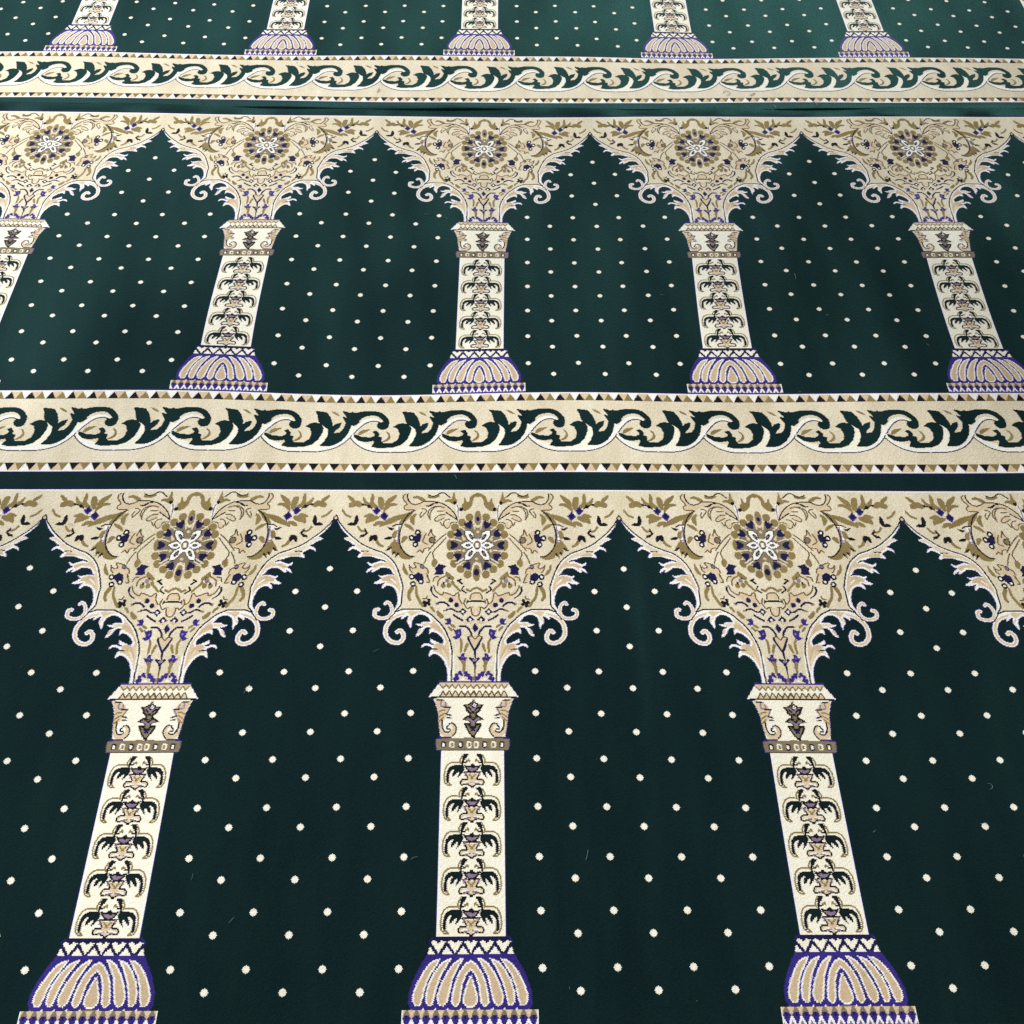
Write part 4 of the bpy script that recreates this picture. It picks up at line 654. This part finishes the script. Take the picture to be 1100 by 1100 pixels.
LAYS = ((-0.973,1.662,0.08,0.28,0.38),(0.876,2.769,0.5,0.4,0.16),(-0.974,2.766,0.6,0.4,-0.1),(1.515,2.662,0.12,0.5,-0.2),(0.197,1.668,0.5,0.4,0.03),(-0.978,1.482,0.12,0.14,0.3),(-0.876,2.149,0.25,0.25,0.15),(0.286,0.486,0.012,0.45,0.22),(0.298,0.832,0.012,0.2,0.2),(-1.078,2.220,0.5,0.5,0.12),(0.003,2.420,9,0.02,0.25),(0.801,1.762,0.45,0.7,-0.12))
LN = [(rng.normal(0, 7), rng.normal(0, 5), rng.uniform(0, 6.28), rng.normal(0, 1)) for _ in range(26)]+[(rng.normal(0, 45), rng.normal(0, 8), rng.uniform(0, 6.28), rng.normal(0, .5)) for _ in range(24)]
FL = [(rng.normal(0, 22), rng.normal(0, 90), rng.uniform(0, 6.28), rng.normal(0, .7)) for _ in range(14)]
def brushed(x, y):
    a = np.zeros_like(x)
    for i, (p, q, c, d) in enumerate(LN): a += (.5 if i < 26 else 1.1)*d*np.sin(p*x+q*y+c)
    a = a*.03+np.where(y > SEAM_FAR-.01, .17, -.05+.12*np.clip((y-.9)/1.2, 0, 1)); bx = a*.2
    f = np.zeros_like(x)
    for p, q, c, d in FL: f += d*np.sin(p*x+q*y+c)
    a = a+.3*np.clip(f, -.5, 3)*np.exp(-((y-SEAM_NEAR+.016)/.012)**2)+.07*np.clip(f, -1, 1)*np.exp(-((y-SEAM_NEAR-.02)/.02)**2)
    for X, Yc, sx, sy, k in LAYS: a = a+k*np.exp(-((x-X)/sx)**2-((y-Yc)/sy)**2)
    return bx, a
def place(car, du, rot, top, u_mm, t_mm):
    """chart millimetres -> metres on the floor"""
    u = u_mm/PW+du; y = top-t_mm/1000+rot*u; v = y/.55
    x = u*.55+pull(car, u, v, 0)/1000; y = y+pull(car, u, v, 1)/1000
    z = height(x, y)
    ds = np.where(car == 0, SEAM_NEAR-y, y-SEAM_FAR)           # edges at the seam lift a little
    lip = .0045+.003*np.sin(x*5.1+1+car)+.002*np.sin(x*13+car*2)
    z = z+lip*np.exp(-np.clip(ds, 0, 1)/.018)
    return x, y, z

def blocks(im, pa, c_off, r_off):
    """equal knots gathered into square blocks: row, column, size, yarn, part"""
    H, W = im.shape; key = im.astype(np.int32)+100*pa.astype(np.int32); done = np.zeros((H, W), bool); out = []
    for s in (16, 8, 4, 2, 1):
        h, w = H//s*s, W//s*s
        k = key[:h, :w].reshape(h//s, s, w//s, s).transpose(0, 2, 1, 3).reshape(h//s, w//s, s*s)
        ok = (k.min(-1) == k.max(-1)) & ~done[:h:s, :w:s]
        a, b = np.nonzero(ok)
        out.append(np.stack([a*s+r_off, b*s+c_off, np.full(len(a), s), k[a, b, 0] % 100, k[a, b, 0]//100], 1))
        d = np.repeat(np.repeat(ok, s, 0), s, 1); done[:h, :w] |= d
    return np.concatenate(out)

def mesh_of(name, B, car, du, rot, top, parent):
    """B: blocks (row, col, size, yarn); welded into one sheet of pile"""
    R, Cc, s = B[:, 0], B[:, 1], B[:, 2]
    corners = np.stack([np.stack([R+s, Cc], 1), np.stack([R+s, Cc+s], 1), np.stack([R, Cc+s], 1), np.stack([R, Cc], 1)], 1).reshape(-1, 2)
    key = (corners[:, 0].astype(np.int64)+5000)*100000+corners[:, 1]+50000
    uq, first, inv = np.unique(key, return_index=True, return_inverse=True)
    cr = corners[first]
    x, y, z = place(car, du, rot, top, (cr[:, 1]-NC/2)*KN, cr[:, 0]*KT)
    me = bpy.data.meshes.new(name); n = len(B)
    me.vertices.add(len(uq)); me.vertices.foreach_set('co', np.stack([x, y, z], 1).astype(np.float32).ravel())
    me.loops.add(4*n); me.loops.foreach_set('vertex_index', inv.astype(np.int32).ravel())
    me.polygons.add(n); me.polygons.foreach_set('loop_start', np.arange(0, 4*n, 4, dtype=np.int32))
    used = sorted(set(B[:, 3].tolist())); lut = np.zeros(20, np.int32)
    for i, u in enumerate(used): me.materials.append(YM[u]); lut[u] = i
    me.polygons.foreach_set('material_index', lut[B[:, 3]].astype(np.int32))
    me.polygons.foreach_set('use_smooth', np.ones(n, bool))
    at = me.attributes.new('pile_lay', 'FLOAT_VECTOR', 'POINT'); bx, by = brushed(x, y)
    at.data.foreach_set('vector', np.stack([bx, by, np.zeros_like(bx)], 1).astype(np.float32).ravel())
    me.update(calc_edges=True); me.validate()
    o = bpy.data.objects.new(name, me); COL.objects.link(o); o.parent = parent
    return o

def empty(name, parent=None):
    o = bpy.data.objects.new(name, None); COL.objects.link(o); o.empty_display_size = .1
    if parent: o.parent = parent
    return o

def weave_row(root, car, du, rot, top, t0, t1, k0, k1):
    """one row of prayer places: columns k0..k1, chart rows t0..t1"""
    a, b = r(t0), r(t1); allb = []
    for k in range(k0, k1+1):
        B = blocks(img[a:b], part[a:b], k*NC, a); allb.append(B)
        for code in (SPANDREL,):
            sel = B[B[:, 4] == code]
            if len(sel):
                sp = mesh_of('spandrel', sel, car, du, rot, top, root)
                rs = B[B[:, 4] == ROSETTE]
                if len(rs): mesh_of('rosette', rs, car, du, rot, top, sp)
        if (B[:, 4] == SHAFT).any():
            col = empty('column', root)
            for code, nm in ((CAPITAL, 'capital'), (SHAFT, 'shaft'), (BASE, 'base')):
                sel = B[B[:, 4] == code]
                if len(sel): mesh_of(nm, sel, car, du, rot, top, col)
    B = np.concatenate(allb)
    f = B[B[:, 4] == FIELD]
    if len(f):
        arch = np.floor((f[:, 1]+f[:, 2]/2-NC/2)/NC).astype(int)
        for k in sorted(set(arch.tolist())): mesh_of('arch_panel', f[arch == k], car, du, rot, top, root)
    bd = B[B[:, 4] == BORDER]
    if len(bd):
        bo = mesh_of('border_band', bd, car, du, rot, top, root)
        for code in (EDGE_TOP, EDGE_LOW):
            sel = B[B[:, 4] == code]
            if len(sel): mesh_of('triangle_edging', sel, car, du, rot, top, bo)
    st = B[B[:, 4] == STRIP]
    if len(st): mesh_of('plain_strip', st, car, du, rot, top, root)

def selvedge(root, car, du, rot, top, t, k0, k1, sgn):
    """overcast edge of a carpet along the seam: a half-round cord, 7 mm down to the floor"""
    n = (k1-k0+1)*160; u = np.linspace(k0*NC, (k1+1)*NC, n+1)
    x, y, z = place(car, du, rot, top, (u-NC/2)*KN, np.full(n+1, t))
    V = []; m = 7
    for i in range(m):
        a = math.pi/2*i/(m-1); V.append(np.stack([x, y+sgn*.0042*math.sin(a)*(1+.12*np.sin(u*.9)), z-(.0042*(1-math.cos(a)) if i < m-1 else .012+z)], 1))
    V = np.concatenate(V); F = []
    for i in range(m-1):
        for j in range(n):
            q = (i*(n+1)+j, i*(n+1)+j+1, (i+1)*(n+1)+j+1, (i+1)*(n+1)+j); F.append(q if sgn < 0 else q[::-1])
    me = bpy.data.meshes.new('selvedge'); me.from_pydata(V.tolist(), [], F); me.materials.append(YM[0])
    for pl in me.polygons: pl.use_smooth = True
    o = bpy.data.objects.new('selvedge', me); COL.objects.link(o); o.parent = root

near = empty('prayer_carpet'); near.location = (0, 0, 0)
near['label'] = 'dark green prayer carpet showing two full rows of woven arches, nearer than the seam'
near['category'] = 'carpet'; near['group'] = 'prayer carpets laid edge to edge'
far = empty('prayer_carpet'); far['label'] = 'green prayer carpet beyond the seam, showing only column feet and one scroll border'
far['category'] = 'carpet'; far['group'] = 'prayer carpets laid edge to edge'
weave_row(near, 0, 0, 0, TOP0, 0, 1203.125, -3, 3)
U1 = .0032; U2 = -.0231
weave_row(near, 0, U1, 0, TOP0+1.2033, 0, 1203.125, -3, 3)
# plain green edge of the near carpet above its second row
nk = 7*NC; h = 24; strip = np.zeros((h, nk), np.uint8); strip[-3:] = Y('N')
mesh_of('plain_strip', blocks(strip, np.full(strip.shape, STRIP), -3*NC, -h), 0, U1, 0, TOP0+1.2033, near)
selvedge(near, 0, U1, 0, TOP0+1.2033, -h*KT, -3, 3, 1)
weave_row(far, 1, U2, 0, 3.593, 0, 1191.5, -3, 3)
selvedge(far, 1, U2, 0, 3.593, r(1191.5)*KT, -3, 3, -1)

# ------------------------------------------------------------------ floor under the carpets
me = bpy.data.meshes.new('floor'); me.from_pydata([(-4, -2, -.014), (4, -2, -.014), (4, 6, -.014), (-4, 6, -.014)], [], [(0, 1, 2, 3)])
fm = bpy.data.materials.new('screed'); fm.use_nodes = True; nt = fm.node_tree
nz = nt.nodes.new('ShaderNodeTexNoise'); nz.inputs['Scale'].default_value = 14; nz.inputs['Detail'].default_value = 8
cr = nt.nodes.new('ShaderNodeValToRGB'); cr.color_ramp.elements[0].color = (.03, .032, .03, 1); cr.color_ramp.elements[1].color = (.07, .07, .065, 1)
nt.links.new(nz.outputs['Fac'], cr.inputs[0]); nt.links.new(cr.outputs[0], nt.nodes['Principled BSDF'].inputs['Base Color']); nt.nodes['Principled BSDF'].inputs['Roughness'].default_value = .8
me.materials.append(fm); fo = bpy.data.objects.new('floor', me); COL.objects.link(fo); fo['kind'] = 'structure'

# ------------------------------------------------------------------ lint caught in the pile
V = []; F = []
def hair(x, y, ln, ang, bend, rad):
    n = 7; base = len(V); px, py = x, y; a = ang
    for i in range(n):
        zz = float(height(np.array([px], float), np.array([py], float))[0])+.0008+.0012*math.sin(i/(n-1)*math.pi)
        if abs(py-SEAM_NEAR) < .05: zz += .006
        w = rad*(1 if 0 < i < n-1 else .4); cx, cy = -math.sin(a), math.cos(a)
        V.extend([(px+cx*w, py+cy*w, zz), (px-cx*w, py-cy*w, zz), (px, py, zz+w*1.6)])
        px += math.cos(a)*ln/(n-1); py += math.sin(a)*ln/(n-1); a += bend/(n-1)
    for i in range(n-1):
        for k in range(3):
            p, q = base+i*3+k, base+i*3+(k+1) % 3; F.append((p, q, q+3, p+3))
for x, y, ln, ang, bend, rad in ((-0.397,0.735,0.012,1,0.8,0.0005),(-0.393,0.747,0.008,0.5,1,0.0004),(0.179,0.450,0.018,1.2,0.3,0.0003),(0.725,1.761,0.02,1.5,0.2,0.0003),(0.774,1.648,0.01,-0.8,1.5,0.0004),(0.581,0.282,0.02,0.6,0.6,0.0003),(0.848,0.563,0.02,0,4,0.0003),(0.684,2.073,0.03,0.4,3,0.0004),(0.652,2.465,0.045,0.3,5,0.0006),(0.756,2.408,0.05,0.8,-5,0.0006),(0.869,2.413,0.04,-0.5,4,0.0006),(-0.753,2.411,0.03,0.5,3.4,0.0008),(-0.368,0.359,0.012,0.7,0.4,0.0003),(0.817,0.506,0.014,0.1,0.1,0.0003),(-0.435,0.423,0.01,1,1,0.0003),(0.224,2.279,0.01,0.2,1,0.0005),(-0.139,1.980,0.03,-0.2,0.4,0.0005),(-0.101,1.960,0.025,0.9,-2,0.0005),(0.389,1.991,0.014,0.2,1,0.0005),(1.292,2.225,0.04,1.9,0.4,0.0005),(-0.284,2.466,0.02,1,1,0.0009),(0.715,2.465,0.02,0.3,1,0.0009),(-0.716,1.011,0.01,0.7,1,0.0003),(-0.181,0.814,0.012,0.1,1,0.0003),(0.443,0.928,0.01,0.2,1,0.0003),): hair(x, y, ln, ang, bend, rad)
for _ in range(70):
    y = random.uniform(0, 3.4); x = random.uniform(-.7-.33*y, .8+.33*y)
    hair(x, y, random.choice((.002, .003, .004, .006, .012)), random.uniform(0, 6.28), random.uniform(-2.5, 2.5), random.uniform(.00018, .0004))
me = bpy.data.meshes.new('lint'); me.from_pydata(V, [], F)
lm = bpy.data.materials.new('lint_fibre'); lm.use_nodes = True; nt = lm.node_tree
nz = nt.nodes.new('ShaderNodeTexNoise'); nz.inputs['Scale'].default_value = 40
cr = nt.nodes.new('ShaderNodeValToRGB'); cr.color_ramp.elements[0].color = (.05, .1, .09, 1); cr.color_ramp.elements[1].color = (.36, .4, .36, 1)
nt.links.new(nz.outputs['Fac'], cr.inputs[0]); nt.links.new(cr.outputs[0], nt.nodes['Principled BSDF'].inputs['Base Color']); nt.nodes['Principled BSDF'].inputs['Roughness'].default_value = .8
me.materials.append(lm); lo = bpy.data.objects.new('lint', me); COL.objects.link(lo); lo['kind'] = 'stuff'

# ------------------------------------------------------------------ camera (phone held at 1.64 m, looking down)
cam = bpy.data.cameras.new('camera'); cam.sensor_width = 36; cam.lens = 36; cam.clip_end = 60
co = bpy.data.objects.new('camera', cam); COL.objects.link(co); S.camera = co
pit, yaw, rol = 0.97421301, 0.0251245836, -0.0221111088
cy, sy, cp, sp, cr_, sr_ = math.cos(yaw), math.sin(yaw), math.cos(pit), math.sin(pit), math.cos(rol), math.sin(rol)
fw = Vector((sy*cp, cy*cp, -sp)); up0 = Vector((sy*sp, cy*sp, cp)); rt0 = Vector((cy, -sy, 0))
rt = cr_*rt0-sr_*up0; up = sr_*rt0+cr_*up0
co.matrix_world = Matrix(((rt.x, up.x, -fw.x, .0721325834*.55), (rt.y, up.y, -fw.y, 0), (rt.z, up.z, -fw.z, 2.98134612*.55), (0, 0, 0, 1)))

# ------------------------------------------------------------------ light: window to the left, fills added ahead and in front, even ambient
def area(name, loc, target, sx, sy_, power, col):
    l = bpy.data.lights.new(name, 'AREA'); l.shape = 'RECTANGLE'; l.size = sx; l.size_y = sy_; l.energy = power; l.color = col
    o = bpy.data.objects.new(name, l); COL.objects.link(o); o.location = loc
    o.rotation_euler = (Vector(target)-Vector(loc)).to_track_quat('-Z', 'Y').to_euler(); return o
def spot(name, loc, target, power, deg, blend, col, rad=.12):
    l = bpy.data.lights.new(name, 'SPOT'); l.energy = power; l.spot_size = math.radians(deg); l.spot_blend = blend; l.color = col; l.shadow_soft_size = rad
    o = bpy.data.objects.new(name, l); COL.objects.link(o); o.location = loc
    o.rotation_euler = (Vector(target)-Vector(loc)).to_track_quat('-Z', 'Y').to_euler(); return o
area('window_light', (-4, 3.6, 3), (0, 1.8, 0), 2.4, 2, 335, (.96, .98, 1))
area('far_fill_light', (1.2, 6.8, 2.4), (1, 2.6, 0), 3, 1.8, 120, (.95, .98, 1))  # extra lamp added ahead to lift the far right side
spot('front_fill_spot', (.3, .1, 3), (.36, .36, 0), 138, 51, .45, (1, .97, .9))  # added spot pool over the front row; its edge imitates shade at right
W = bpy.data.worlds.new('World'); S.world = W; W.use_nodes = True
W.node_tree.nodes['Background'].inputs[0].default_value = (.93, .97, 1, 1); W.node_tree.nodes['Background'].inputs[1].default_value = 0.2
S.view_settings.view_transform = 'Standard'; S.view_settings.look = 'None'; S.view_settings.exposure = 0; S.view_settings.gamma = 1
S.view_settings.use_curve_mapping = False
S.cycles.max_bounces = 3; S.cycles.diffuse_bounces = 2; S.cycles.use_denoising = False
